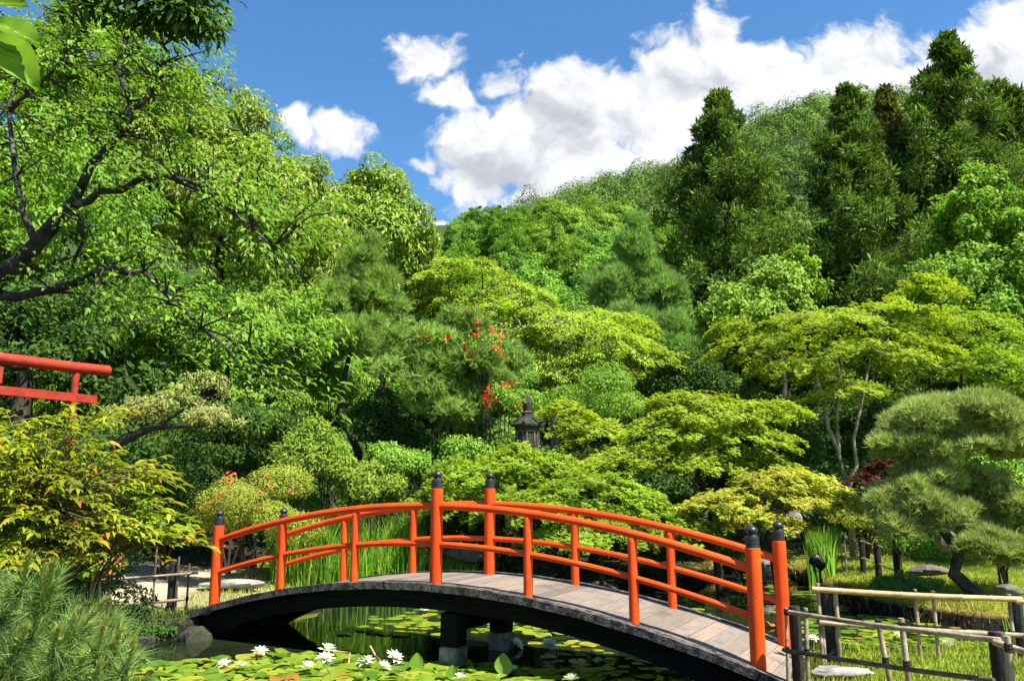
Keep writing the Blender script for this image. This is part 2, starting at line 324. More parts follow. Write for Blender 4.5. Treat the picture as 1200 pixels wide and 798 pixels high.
class MB:
    """collects shapes for ONE mesh"""
    def __init__(s, origin=(0, 0, 0)): s.v = []; s.f = []; s.o = np.array(origin, float); s.uv = None
    def add(s, vs, fs):
        k = len(s.v); s.v += [tuple(np.asarray(q, float) - s.o) for q in vs]; s.f += [tuple(i + k for i in f) for f in fs]
    def tube(s, pts, rad, n=7, cap=True):
        pts = [np.asarray(p, float) for p in pts]; m = len(pts)
        if not hasattr(rad, '__len__'): rad = [rad] * m
        vs = []; ref = None
        for i in range(m):
            d = pts[min(i + 1, m - 1)] - pts[max(i - 1, 0)]; d = d / (np.linalg.norm(d) + 1e-9)
            if ref is None: ref = np.cross(d, (0.31, .95, .12)) if abs(d[1]) < .9 else np.cross(d, (1, 0, 0.1))
            a = ref - d * ref.dot(d); a /= np.linalg.norm(a) + 1e-9; ref = a; b = np.cross(d, a)
            for k in range(n):
                t = 2 * math.pi * k / n; vs.append(pts[i] + rad[i] * (a * math.cos(t) + b * math.sin(t)))
        fs = [(i * n + k, i * n + (k + 1) % n, (i + 1) * n + (k + 1) % n, (i + 1) * n + k) for i in range(m - 1) for k in range(n)]
        if cap: fs += [tuple(range(n))[::-1], tuple((m - 1) * n + k for k in range(n))]
        s.add(vs, fs)
    def lathe(s, prof, c, axis=None, n=16, wob=0):
        c = np.asarray(c, float); ax = np.array([0, 0, 1.]) if axis is None else np.asarray(axis, float) / np.linalg.norm(axis)
        a = np.cross(ax, (0, 1, 0)); a /= np.linalg.norm(a); b = np.cross(ax, a); vs = []
        for (r, z) in prof:
            for k in range(n):
                t = 2 * math.pi * k / n; vs.append(c + ax * z + r * (a * math.cos(t) + b * math.sin(t)))
        m = len(prof)
        fs = [(i * n + k, i * n + (k + 1) % n, (i + 1) * n + (k + 1) % n, (i + 1) * n + k) for i in range(m - 1) for k in range(n)]
        fs += [tuple(range(n))[::-1], tuple((m - 1) * n + k for k in range(n))]
        s.add(vs, fs)
    def box(s, c, sx, sy, sz, X=(1, 0, 0), Y=(0, 1, 0), Z=(0, 0, 1), bev=0):
        c = np.asarray(c, float); X, Y, Z = (np.asarray(q, float) for q in (X, Y, Z))
        if bev <= 0:
            vs = [c + X * sx * i / 2 + Y * sy * j / 2 + Z * sz * k / 2 for k in (-1, 1) for j in (-1, 1) for i in (-1, 1)]
            s.add(vs, [(0, 2, 3, 1), (4, 5, 7, 6), (0, 1, 5, 4), (2, 6, 7, 3), (0, 4, 6, 2), (1, 3, 7, 5)])
        else:   # chamfered along Z edges and top/bottom rims
            ring = []
            for (ins, kz) in ((bev, -1), (0, -1 + 2 * bev / sz), (0, 1 - 2 * bev / sz), (bev, 1)):
                for (i, j, di, dj) in ((1, -1, 0, 1), (1, 1, 0, -1), (1, 1, -1, 0), (-1, 1, 1, 0), (-1, 1, 0, -1), (-1, -1, 0, 1), (-1, -1, 1, 0), (1, -1, -1, 0)):
                    x = i * (sx / 2 - ins) + di * bev; y = j * (sy / 2 - ins) + dj * bev
                    ring.append(c + X * x + Y * y + Z * kz * sz / 2)
            fs = [(r * 8 + k, r * 8 + (k + 1) % 8, (r + 1) * 8 + (k + 1) % 8, (r + 1) * 8 + k) for r in range(3) for k in range(8)]
            s.add(ring, fs + [tuple(range(8))[::-1], tuple(24 + k for k in range(8))])
    def build(s, name, mat, parent=None, smooth=None, loc=None):
        me = bpy.data.meshes.new(name); me.from_pydata(s.v, [], s.f); me.update()
        if smooth:
            me.polygons.foreach_set('use_smooth', [True] * len(me.polygons))
            try: me.set_sharp_from_angle(angle=R(smooth))
            except Exception: pass
        return link_mesh(name, me, mat, parent, loc)

def fast_mesh(name, V, quads=None, tris=None):
    me = bpy.data.meshes.new(name); me.vertices.add(len(V)); me.vertices.foreach_set('co', np.ascontiguousarray(V, np.float32).ravel())
    li = []; ls = []; k = 0
    if quads is not None and len(quads): li.append(quads.ravel()); ls.append(np.arange(len(quads)) * 4); k = len(quads) * 4
    if tris is not None and len(tris): li.append(tris.ravel()); ls.append(k + np.arange(len(tris)) * 3)
    li = np.concatenate(li).astype(np.int32); ls = np.concatenate(ls).astype(np.int32)
    me.loops.add(len(li)); me.loops.foreach_set('vertex_index', li)
    me.polygons.add(len(ls)); me.polygons.foreach_set('loop_start', ls)
    me.update(calc_edges=True); return me

# leaf shapes: (along, across, lift) and faces
def _kite3():
    V = [(0, 0, 0)]; Q = []
    for a, l in ((-62, .72), (-22, .95), (22, 1), (62, .75)):
        c, s = math.cos(R(a)), math.sin(R(a)); k = len(V)
        V += [(l * .5 * c + .16 * s, l * .5 * s - .16 * c, .05), (l * c, l * s, -.06), (l * .5 * c - .16 * s, l * .5 * s + .16 * c, .05)]
        Q.append((0, k, k + 1, k + 2))
    return np.array(V), np.array(Q), None
TPL = {
 'kite': (np.array([(0, 0, 0), (.45, -.5, .1), (1, 0, -.06), (.45, .5, .1)]), None, np.array([(0, 1, 2), (0, 2, 3)])),
 'flatkite': (np.array([(0, 0, 0), (.45, -.5, 0), (1, 0, 0), (.45, .5, 0)]), np.array([(0, 1, 2, 3)]), None),
 'leaf': (np.array([(0, 0, 0), (.28, -.42, .09), (.66, -.36, .05), (1, 0, -.16), (.66, .36, .05), (.28, .42, .09), (.5, 0, 0)]),
          np.array([(0, 1, 2, 6), (6, 2, 3, 4), (0, 6, 4, 5)]), None),
 'maple': _kite3(),
}
def needle_tpl(n, spread, seed=1, w=.05):
    r = np.random.default_rng(seed); V = []; T = []
    for i in range(n):
        th = r.uniform(0, 2 * math.pi); sp = spread * math.sqrt(r.uniform(.05, 1)); l = r.uniform(.75, 1.1)
        d = np.array([math.cos(sp), math.sin(sp) * math.cos(th), math.sin(sp) * math.sin(th)])
        q = np.cross(d, r.normal(size=3)); q /= np.linalg.norm(q); o = np.array([r.uniform(-.15, .15), 0, 0]); k = len(V)
        V += [o - q * w / 2, o + q * w / 2, o + d * l]; T.append((k, k + 1, k + 2))
    return np.array(V), None, np.array(T)
for k_, a_ in (('tuft', (11, 1.0, 1, .07)), ('tuft_wide', (10, 1.0, 2, .1)), ('brush', (9, .8, 3, .085)), ('star', (9, 1.2, 4, .1)), ('fine', (22, .8, 3, .03)), ('fgn', (12, .9, 5, .036))):
    TPL[k_] = needle_tpl(*a_)

def unit(a): return a / (np.linalg.norm(a, axis=-1, keepdims=True) + 1e-9)
def leaves(name, pos, nrm, axis, L, wr, tpl, mat, parent=None, origin=(0, 0, 0), curl=0):
    T, Q, S = TPL[tpl]; n = len(pos); k = len(T)
    D = unit(axis - nrm * np.sum(axis * nrm, 1, keepdims=True)) if tpl not in ('tuft', 'tuft_wide', 'brush', 'star', 'fine', 'fgn') else unit(axis)
    if tpl in ('tuft', 'tuft_wide', 'brush', 'star', 'fine', 'fgn'):
        nrm = unit(np.cross(D, rng.normal(size=D.shape)))
    B = np.cross(nrm, D); L = np.broadcast_to(L, (n,)).reshape(n, 1, 1)
    ca, cb, cc = T[:, 0][None, :, None], T[:, 1][None, :, None], T[:, 2][None, :, None]
    V = pos[:, None, :] + L * (ca * D[:, None] + cb * wr * B[:, None] + cc * nrm[:, None]) - np.asarray(origin, float)
    if curl: V[:, :, 2] -= (L[:, :, 0] * curl * T[:, 0][None, :] ** 2)
    off = (np.arange(n) * k)[:, None, None]
    q = (Q[None] + off).reshape(-1, 4) if Q is not None else None
    s = (S[None] + off).reshape(-1, 3) if S is not None else None
    return link_mesh(name, fast_mesh(name, V.reshape(-1, 3), q, s), mat, parent)

def rdir(n): return unit(rng.normal(size=(n, 3)))
def ell_clusters(ells, n, shell=(.55, 1.0), low=-.5):
    """cluster centres through the outer volume of a few ellipsoids"""
    vol = np.array([(e[1][0] * e[1][1] * e[1][2]) ** (2 / 3) for e in ells]); vol /= vol.sum(); out = []
    for e, w in zip(ells, vol):
        m = max(3, int(round(n * w))); d = rdir(m * 4); d = d[d[:, 2] > low][:m]
        r = rng.uniform(shell[0] ** 2, shell[1] ** 2, size=(len(d), 1)) ** .5
        K = rdir(7); r = r * (1 + .42 * (np.max(d @ K.T, 1, keepdims=True) - .72)); out.append(np.asarray(e[0]) + d * r * np.asarray(e[1]))
    return np.concatenate(out)
LIT = np.array([.38, -.5, .78])                # leaves turn towards the light
def spray_leaves(C, cen, per, ln, wd, tilt=.32, jit=.35, th=.05):
    """flat fan sprays that reach outward from the crown and tip down"""
    n = len(C); o = C - cen; o[:, 2] *= .2; o = unit(o + rng.normal(size=o.shape) * np.array([.45, .45, 0])); tl = tilt * rng.uniform(.3, 1.5, n)
    o = unit(o * np.array([1, 1, 0]) ) ; d = o * np.cos(tl)[:, None] - np.array([0, 0, 1.]) * np.sin(tl)[:, None]; nn = o * np.sin(tl)[:, None] + np.array([0, 0, 1.]) * np.cos(tl)[:, None]; s = np.cross(nn, d)
    idx = np.repeat(np.arange(n), per); m = len(idx); q = rng.uniform(0, 1, m) ** .7; sc = rng.uniform(.65, 1.35, n)[idx]
    a = (q - .35) * ln * sc; b = rng.uniform(-1, 1, m) * wd * sc * np.sin(np.pi * (.12 + .83 * q)); c = rng.normal(size=m) * th - .5 * (a / ln) ** 2 * ln * .5
    pos = C[idx] + d[idx] * a[:, None] + s[idx] * b[:, None] + nn[idx] * c[:, None]
    nrm = unit(nn[idx] + LIT * .35 + rng.normal(size=(m, 3)) * jit); ax = unit(d[idx] + s[idx] * (b / wd)[:, None] * .9 + rng.normal(size=(m, 3)) * .3)
    return pos, nrm, ax
def cluster_leaves(C, rad, per, flat=.7, upw=.5, jit=.6, droop=0., outw=.6, crown=None, outer=.4):
    n = len(C); rr = rad * rng.uniform(.5, 1.5, size=n) if not hasattr(rad, '__len__') else rad
    idx = np.repeat(np.arange(n), per); m = len(idx); d = rdir(m)
    rad_ = rng.uniform(outer ** 3, 1, size=(m, 1)) ** (1 / 3)
    pos = C[idx] + d * rad_ * rr[idx][:, None] * np.array([1, 1, flat])
    o = d.copy()
    if crown is not None: o = unit(d + .8 * unit(C[idx] - crown))
    nrm = unit(o * outw + LIT * upw + rng.normal(size=(m, 3)) * jit * .6)
    ax = unit(o * .7 + rng.normal(size=(m, 3)) * .6 + np.array([0, 0, -droop]))
    return pos, nrm, ax

def skeleton(mb, trunk, trad, targets, rtip=.01, rmax=None, ratio=.55, n=6, sag=.12, seed=0):
    """tapered trunk and limbs reaching from it to the leaf clumps"""
    r = np.random.default_rng(seed); trunk = [np.asarray(p, float) for p in trunk]
    mb.tube(trunk, trad, max(n + 2, 8))
    nodes = []; rads = []
    for i in range(len(trunk) - 1):
        for t in np.linspace(0, 1, 5)[:-1]:
            if i == 0 and t < .6 and len(trunk) > 2: continue
            nodes.append(trunk[i] * (1 - t) + trunk[i + 1] * t); rads.append(trad[i] * (1 - t) + trad[i + 1] * t)
    nodes.append(trunk[-1]); rads.append(trad[-1])
    tg = np.asarray(targets, float)
    if len(tg) == 0: return
    d0 = np.min(np.linalg.norm(tg[:, None] - np.array(nodes)[None], axis=2), 1)
    for i in np.argsort(d0):
        A = np.array(nodes); dd = tg[i] - A; di = np.linalg.norm(dd, axis=1) + .6 * np.maximum(0, -dd[:, 2]) + .02 * np.arange(len(A)) * 0
        j = int(np.argmin(di)); a = A[j]; ln = np.linalg.norm(tg[i] - a)
        if ln < .03: continue
        r0 = max(rtip, min(rads[j] * ratio, rmax or 9)); pts = [a]; rs = [r0]
        for t in (.35, .7, 1.0):
            p = a + (tg[i] - a) * t + r.normal(size=3) * ln * .06 * (t < 1) + np.array([0, 0, sag * ln * math.sin(math.pi * t)])
            pts.append(p); rs.append(r0 + (rtip - r0) * t ** .8); nodes.append(p); rads.append(rs[-1])
        mb.tube(pts, rs, n if r0 > .03 else 4, cap=False)

# ------------------------------------------------------------------ terrain
POND = np.array([(-10, 6.4), (-3, 6.2), (1, 6.4), (2.3, 7.4), (2.7, 8.5), (3.2, 9.35), (3.9, 9.8), (5.2, 9.95), (7, 10.1), (14, 10.4), (14, 12.6), (9.5, 12.5), (7.9, 12.3), (7.0, 12.8),
                 (6.4, 14), (6.1, 15.2), (6.4, 17.5), (6.7, 20), (5.4, 21.2), (4, 18.6), (2.2, 17.2), (0, 16.5), (-2, 16.6), (-3.4, 16.2), (-4.3, 14.8), (-4.55, 13.2), (-4.5, 12.2), (-5.1, 12.0),
                 (-6, 12.2), (-7.5, 12.2), (-10, 11.2)])
WATER_Z = -.5
def pond_sd(x, y):
    """signed distance to the pond outline, negative inside"""
    p = np.stack([x, y], -1).reshape(-1, 2); a = POND; b = np.roll(POND, -1, 0); best = np.full(len(p), 1e9); ins = np.zeros(len(p), bool)
    for (ax, ay), (bx, by) in zip(a, b):
        ex, ey = bx - ax, by - ay; wx, wy = p[:, 0] - ax, p[:, 1] - ay
        t = np.clip((wx * ex + wy * ey) / (ex * ex + ey * ey), 0, 1)
        best = np.minimum(best, (wx - ex * t) ** 2 + (wy - ey * t) ** 2)
        c = ((ay > p[:, 1]) != (by > p[:, 1])) & (p[:, 0] < (bx - ax) * (p[:, 1] - ay) / (by - ay + 1e-12) + ax); ins ^= c
    return (np.sqrt(best) * np.where(ins, -1, 1)).reshape(np.shape(x))
def sstep(a, b, x): t = np.clip((x - a) / (b - a), 0, 1); return t * t * (3 - 2 * t)
def ground_z(x, y):
    x = np.asarray(x, float); y = np.asarray(y, float)
    sd = pond_sd(x, y)
    z = -.2 + .05 * np.sin(x * .9 + 1) * np.sin(y * .7) + .1 * sstep(.2, 1.6, sd) - .05
    back = np.maximum(0, y - 18 + .0 * x)
    z = z + .11 * back * sstep(18, 26, y) + np.maximum(0, y - 46) * .36 * sstep(46, 70, y) * (1 - .75 * sstep(140, 260, y))
    z = z + .1 * np.clip(-x - 6, 0, 8) * sstep(10, 18, y) * (1 - sstep(60, 200, y))
    bank = sstep(-.25, .06, sd)                   # steep cut edge
    return np.minimum(z, 60) * bank + (-1.1) * (1 - bank)
def gz(x, y): return float(ground_z(np.array([x]), np.array([y]))[0])

def build_ground():
    def axis(lo, mid0, mid1, hi, step):
        c = np.arange(mid0, mid1 + 1e-6, step); k = np.cumsum(step * 1.18 ** np.arange(1, 70))
        a = mid0 - k; a = a[a > lo][::-1]; b = mid1 + k; b = b[b < hi]
        return np.concatenate([[lo], a, c, b, [hi]])
    xs = axis(-2500, -11, 14, 2500, .14); ys = axis(-2500, 5, 23, 2500, .14)
    X, Y = np.meshgrid(xs, ys); Z = ground_z(X, Y)
    Z += (rng.normal(size=Z.shape) * .008) * ((np.abs(X) < 15) & (Y < 25))
    V = np.stack([X, Y, Z], -1).reshape(-1, 3); nx, ny = len(xs), len(ys)
    i = np.arange(nx - 1)[None] + np.arange(ny - 1)[:, None] * nx
    q = np.stack([i, i + 1, i + 1 + nx, i + nx], -1).reshape(-1, 4)
    me = fast_mesh('ground', V, q); me.polygons.foreach_set('use_smooth', [True] * len(me.polygons))
    sd = pond_sd(X, Y)
    lawn = sstep(4.5, 5.5, X) * sstep(23, 19, Y) * sstep(-.02, .1, sd) + sstep(2.2, 2.6, X) * sstep(12, 11, Y)
    lawn = np.clip(lawn + sstep(-6.5, -5.5, X) * sstep(-2.2, -3, X) * sstep(15, 15.8, Y) * sstep(21, 19, Y), 0, 1)
    sand = sstep(-12, -9, X) * sstep(-5.1, -6.0, X) * sstep(12.9, 13.6, Y) * sstep(18.5, 17, Y)
    sand = np.maximum(sand, sstep(-5.9, -5.3, X) * sstep(-4, -4.6, X) * sstep(12.2, 12.9, Y) * sstep(18.5, 16.5, Y) * .8)
    moss = sstep(.75, .1, sd) * sstep(-.5, -.1, sd) * (Y > 9) * sstep(2.5, 4, X); lawn = np.maximum(lawn, .2 * sstep(40, 55, Y))
    cov = np.stack([lawn, sand, moss * .9, np.ones_like(moss)], -1).reshape(-1, 4).astype(np.float32)
    at = me.color_attributes.new('cover', 'FLOAT_COLOR', 'POINT'); at.data.foreach_set('color', cov.ravel())
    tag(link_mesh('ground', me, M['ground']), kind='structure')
    # water sheet with the pond outline, edge tucked under the bank
    c = POND.mean(0); pts = []
    for i in range(len(POND)):
        a, b = POND[i], POND[(i + 1) % len(POND)]; e = b - a; nn = np.array([e[1], -e[0]]) / np.linalg.norm(e)
        pts.append(tuple(a + nn * .12) + (WATER_Z,))
    m = MB(); m.add(pts, [tuple(range(len(pts)))]); tag(m.build('pond_water', M['water']), kind='structure')
build_ground()

RID = np.array([(-40.9, 88), (-18.1, 120), (-2.5, 152), (2.5, 170), (6.3, 181.5), (9.1, 187.4), (11.9, 191.5), (14.4, 197.2), (16.5, 209.1), (18.3, 216.3), (20.4, 220.5), (22.7, 223.8), (26.4, 219.6), (29.7, 208.3), (32.2, 191.5), (37.8, 144.1), (47.3, 77.6)], float)   # bearing, ridge height
def hill_z(az_, r): 
    h = np.interp(np.degrees(az_), RID[:, 0], RID[:, 1])
    return 8 + h * sstep(130, 560, r) ** .8 * (1 - .6 * sstep(560, 900, r))
def build_hill():
    A = np.linspace(R(-45), R(65), 120); Rr = np.concatenate([np.linspace(120, 600, 60), np.linspace(620, 1100, 14)])
    AA, RR = np.meshgrid(A, Rr); X = RR * np.sin(AA); Y = RR * np.cos(AA); Z = hill_z(AA, RR) - 12 * (RR < 125) + 3 * np.sin(X * .03) * np.cos(Y * .025)
    V = np.stack([X, Y, Z], -1).reshape(-1, 3); nx, ny = len(A), len(Rr)
    i = np.arange(nx - 1)[None] + np.arange(ny - 1)[:, None] * nx
    me = fast_mesh('hill', V, np.stack([i, i + 1, i + 1 + nx, i + nx], -1).reshape(-1, 4))
    tag(link_mesh('hill', me, M['hill']), kind='structure')
    n = 1900; a = rng.uniform(R(-6), R(40), n); r = np.sqrt(rng.uniform(165 ** 2, 610 ** 2, n))
    C = np.stack([r * np.sin(a), r * np.cos(a), hill_z(a, r) + 3 * np.sin(r * np.sin(a) * .03) * np.cos(r * np.cos(a) * .025) + 3.5], -1)
    rad = rng.uniform(4.0, 10.5, n) * sstep(100, 420, r) ** .4; C[:, 2] += rng.normal(size=n) * rad * .35 - 1.0; per = 380
    idx = np.repeat(np.arange(n), per); d = rdir(len(idx)); d[:, 2] = np.abs(d[:, 2]) * 1.1 - .25
    lob = 1 + .22 * np.sin(d[:, 0] * 5 + idx) * np.cos(d[:, 1] * 5 + idx * 2)
    pos = C[idx] + d * (rad[idx] * lob)[:, None] * np.array([.9, .9, 1.3])
    nrm = unit(d + rng.normal(size=d.shape) * .16)
    tag(leaves('far_wood', pos, nrm, rdir(len(idx)), rng.uniform(.5, 1.15, len(idx)), .85, 'kite', M['hillwood']), kind='stuff')
build_hill()

# ------------------------------------------------------------------ plant builders
def E(u, v, ru, rv, y, ry=None):
    k = y / 950.
    return (P(u, v, y), (ru * k, (ry if ry is not None else ru * k * .9), rv * k))
def broadtree(name, label, cat, base, ells, ncl, clr, per, size, mat, tpl='leaf', wr=.5, flat=.7, upw=.5, jit=.7, droop=0., outw=.6, shell=(.5, 1.), low=-.55,
              trunk=None, trad=None, bark='bark', limb=.5, group=None, seed=1, rtip=.012, lvar=.25, rmax=None, clusters=None, sag=.1, extra=None, spray=None):
    """trunk and limbs carry leaf clumps; base = (x, y) on the ground"""
    global rng
    rng = np.random.default_rng(seed)
    b = np.array([base[0], base[1], gz(*base) - .05]) if len(base) == 2 else np.array(base, float)
    root = empty(name, b, label, cat, group)
    C = ell_clusters(ells, ncl, shell, low) if clusters is None else clusters
    cen = np.mean([e[0] for e in ells], 0) if ells else C.mean(0)
    pos, nrm, ax = cluster_leaves(C, clr, per, flat, upw, jit, droop, outw, cen) if not spray else spray_leaves(C, cen, per, *spray)
    L = size * rng.uniform(1 - lvar, 1 + lvar, len(pos))
    leaves('crown', pos, nrm, ax, L, wr, tpl, mat, root, b)
    if trunk is None:
        top = cen + np.array([0, 0, .3 * ells[0][1][2]]); m = b + (top - b) * .5 + np.array([rng.uniform(-.1, .1), rng.uniform(-.1, .1), 0]) * np.linalg.norm(top - b)
        trunk = [b, b + (m - b) * .5, m, top]
    tr = trad or .025 * np.linalg.norm(np.asarray(trunk[-1]) - b) + .03
    rads = [tr * (1 - .8 * i / (len(trunk) - 1)) for i in range(len(trunk))] if not hasattr(tr, '__len__') else tr
    mb = MB(b); sel = C[rng.random(len(C)) < limb]
    skeleton(mb, trunk, rads, sel, rtip, rmax, seed=seed, sag=sag)
    if extra: extra(mb)
    mb.build('trunk', M[bark], root, smooth=60)
    return root
def shrub(name, label, cat, u, v, ru, rv, y, mat, size=.06, n=6000, tpl='leaf', wr=.5, group=None, seed=1, lump=.25, ry=None, upw=.45, jit=.5, inner=.72, base=None, low=-.85, stems=5, flowers=None, droop=0.):
    """one dense lumpy mound of leaves on a few woody stems"""
    global rng
    rng = np.random.default_rng(seed)
    c, r = E(u, v, ru, rv, y, ry); b = np.array([c[0], c[1], gz(c[0], c[1]) - .03]) if base is None else np.array(base, float)
    root = empty(name, b, label, cat, group)
    K = rdir(14); n = int(n * 1.7); size = size * .78; d = rdir(n * 2); d = d[d[:, 2] > low][:n]
    lob = 1 + lump * (np.max(d @ K.T, 1) - .82) * 2.2
    rad = lob * rng.uniform(inner, 1.0, len(d)) ** .7
    if lump > .2:                                 # a free grown shrub: many unequal leafy bumps
        nb = 16; sd_ = rdir(nb * 3); sd_ = sd_[sd_[:, 2] > -.75][:nb]; sc_ = sd_ * rng.uniform(.3, .78, (len(sd_), 1)); sr = rng.uniform(.24, .52, len(sd_))
        w_ = sr ** 2 / np.sum(sr ** 2); ib = rng.choice(len(sd_), len(d), p=w_); rad = rng.uniform(.55, 1.0, len(d)) ** .6 * (1 + .3 * (np.max(d @ K.T, 1) - .8))
        loc = sc_[ib] + d * (rad * sr[ib])[:, None] * np.array([1, 1, .8]); pos = c + loc * np.array(r) * 1.08; nn = unit(d * .8 + sd_[ib] * .4)
    else: pos = c + d * rad[:, None] * np.array(r); nn = unit(d / np.array(r))
    nrm = unit(nn * .7 + LIT * upw + rng.normal(size=d.shape) * jit)
    leaves('foliage', pos, nrm, unit(nn * .5 + rng.normal(size=d.shape) + np.array([0, 0, -droop])), size * rng.uniform(.7, 1.3, len(d)), wr, tpl, mat, root, b)
    mb = MB(b)
    for i in range(stems):
        e = c + rdir(1)[0] * np.array(r) * .6; e[2] = max(e[2], c[2]); s = b + rng.normal(size=3) * .05 * np.array([1, 1, 0]); m = s * .5 + e * .5 + rng.normal(size=3) * .06
        mb.tube([s, m, e], [.03, .02, .008], 5)
    mb.build('stems', M['bark'], root)
    if flowers:
        fm, nf, fs, sel = flowers
        dd = rdir(nf * 12); dd = dd[dd[:, 1] < .3]; dd = dd[[sel(q) for q in dd]][:nf] if sel else dd[:nf]
        fp = np.repeat(c + dd * np.array(r) * (1.0 + lump * .1), 5, 0) + rng.normal(size=(len(dd) * 5, 3)) * fs * .6
        fn = unit(np.repeat(dd, 5, 0) + rng.normal(size=(len(dd) * 5, 3)) * .5)
        leaves('blossoms', fp, fn, rdir(len(fp)), fs * rng.uniform(.8, 1.2, len(fp)), .8, 'kite', M[fm], root, b)
    return root
def conifer(name, label, cat, base, top, rmax, mat, tufts=260, per=90, clr=.6, size=.42, seed=1, group=None, zlow=.08, power=.85, slope=1.75, bark='bark', wr=.3, lean=0, tpl='kite', shape=None):
    """tall cedar: whorled limbs that end in rounded plumes of foliage"""
    global rng
    rng = np.random.default_rng(seed)
    b = np.array([base[0], base[1], gz(*base) - .1]); H = top - b[2]; root = empty(name, b, label, cat, group)
    C = []; k = 0
    t = rng.uniform(0, 1, tufts * 3); keep = rng.random(len(t)) < (1 - t) ** .5 + .3; t = np.concatenate([t[keep][:tufts], 1 - .3 * rng.random(46) ** 1.25])
    z = zlow + (1 - zlow) * t
    prof = np.minimum(1, slope * (1 - t) ** power) * (1 + .16 * np.sin(t * 43 + seed)) + .07
    th = rng.uniform(0, 2 * math.pi, len(t)); rr = rmax * prof * np.where(rng.random(len(t)) < .14, rng.uniform(1.15, 1.42, len(t)), rng.uniform(.4, 1.1, len(t))) * (1 + .12 * np.sin(3 * th + seed + t * 7))
    C = np.stack([b[0] + rr * np.cos(th), b[1] + rr * np.sin(th), b[2] + z * H - rr * .12], -1)
    rad = clr * (.3 + .75 * np.minimum(1, 2.6 * (1 - t))) * rng.uniform(.6, 1.35, len(t))
    pos, nrm, ax = cluster_leaves(C, rad, per, 1.0, .35, .45, 0, 1.1, np.array([b[0], b[1], b[2] + H * .35]), .45)
    ax = unit(unit(pos - np.repeat(C, per, 0)) + np.array([0, 0, .35]) + rng.normal(size=pos.shape) * .35)
    nrm = unit(nrm - ax * np.sum(nrm * ax, 1, keepdims=True) * rng.choice([0, 1], (len(pos), 1), p=[.45, .55]) + rng.normal(size=pos.shape) * .15)
    spk = rng.random(len(pos)) < .16; L_ = size * rng.uniform(.6, 1.2, len(pos)) * np.where(spk, 2.3, 1); ax = np.where(spk[:, None], unit(unit(pos - np.repeat(C, per, 0)) + np.array([0, 0, .5])), ax); nrm = np.where(spk[:, None], rdir(len(pos)), nrm)
    leaves('crown', pos, nrm, ax, L_, wr, tpl, mat, root, b)
    mb = MB(b); ptop = b + np.array([lean, 0, H * .97]); mb.tube([b, b + (ptop - b) * .5, ptop], [H * .016 + .06, H * .01 + .03, .02], 9)
    for i in range(0, len(C), 2):
        h = (C[i, 2] - b[2]) / H - .02; a = b + (ptop - b) * max(h, .03); mb.tube([a, (a + C[i]) / 2 + np.array([0, 0, .05]), C[i]], [.05, .035, .012], 4, cap=False)
    mb.build('trunk', M[bark], root, smooth=60)
    return root
def pinetree(name, label, cat, base, pads, mat, per_m2=150, size=.13, trunk=None, trad=.12, seed=1, group=None, tpl='tuft', up=.8, bark='bark', limb=1.0, thick=.5, subs=9, rtip=.012, extra=None, split=0):
    """pine whose needle tufts sit on pads (ellipsoids) at the limb ends"""
    global rng
    rng = np.random.default_rng(seed)
    b = np.array([base[0], base[1], gz(*base) - .05]); root = empty(name, b, label, cat, group)
    PP = []; DD = []; T = []
    if split:              # each pad is a heap of smaller unequal cushions
        q = []
        for (c, r) in pads:
            for k in range(split):
                d = rdir(1)[0]; s = rng.uniform(.22, .55); q.append((c + d * np.array(r) * rng.uniform(.3, .85), (r[0] * s, r[1] * s, r[2] * s * 1.15)))
        pads = q; subs = 2
    for (c, r) in pads:
        area = 4 * (r[0] * r[1] + r[0] * r[2] + r[1] * r[2]); m = int(area * per_m2)
        d = rdir(m); d[:, 2] = np.where(d[:, 2] < -.35, -d[:, 2], d[:, 2])
        K = rdir(12); lob = 1 + .35 * (np.max(d @ K.T, 1) - .8)
        PP.append(c + d * (lob * rng.uniform(thick, 1.0, m) ** .6)[:, None] * np.array(r)); DD.append(unit(d * .8 / np.array(r) * np.mean(r) + np.array([0, 0, up]) + rng.normal(size=d.shape) * .35))
        q = rdir(subs); q[:, 2] *= .5; T.append(c + q * np.array(r) * rng.uniform(.35, .85, (subs, 1)))
    PP = np.concatenate(PP); DD = np.concatenate(DD)
    leaves('crown', PP, DD, DD, size * rng.uniform(.7, 1.25, len(PP)), 1, tpl, mat, root, b)
    mb = MB(b)
    if trunk is None: top = np.mean([p[0] for p in pads], 0); trunk = [b, (b + top) / 2, top]
    rads = [trad * (1 - .7 * i / (len(trunk) - 1)) for i in range(len(trunk))]
    skeleton(mb, trunk, rads, np.concatenate(T), rtip, None, seed=seed, ratio=.6)
    if extra: extra(mb)
    mb.build('trunk', M[bark], root, smooth=60)
    return root

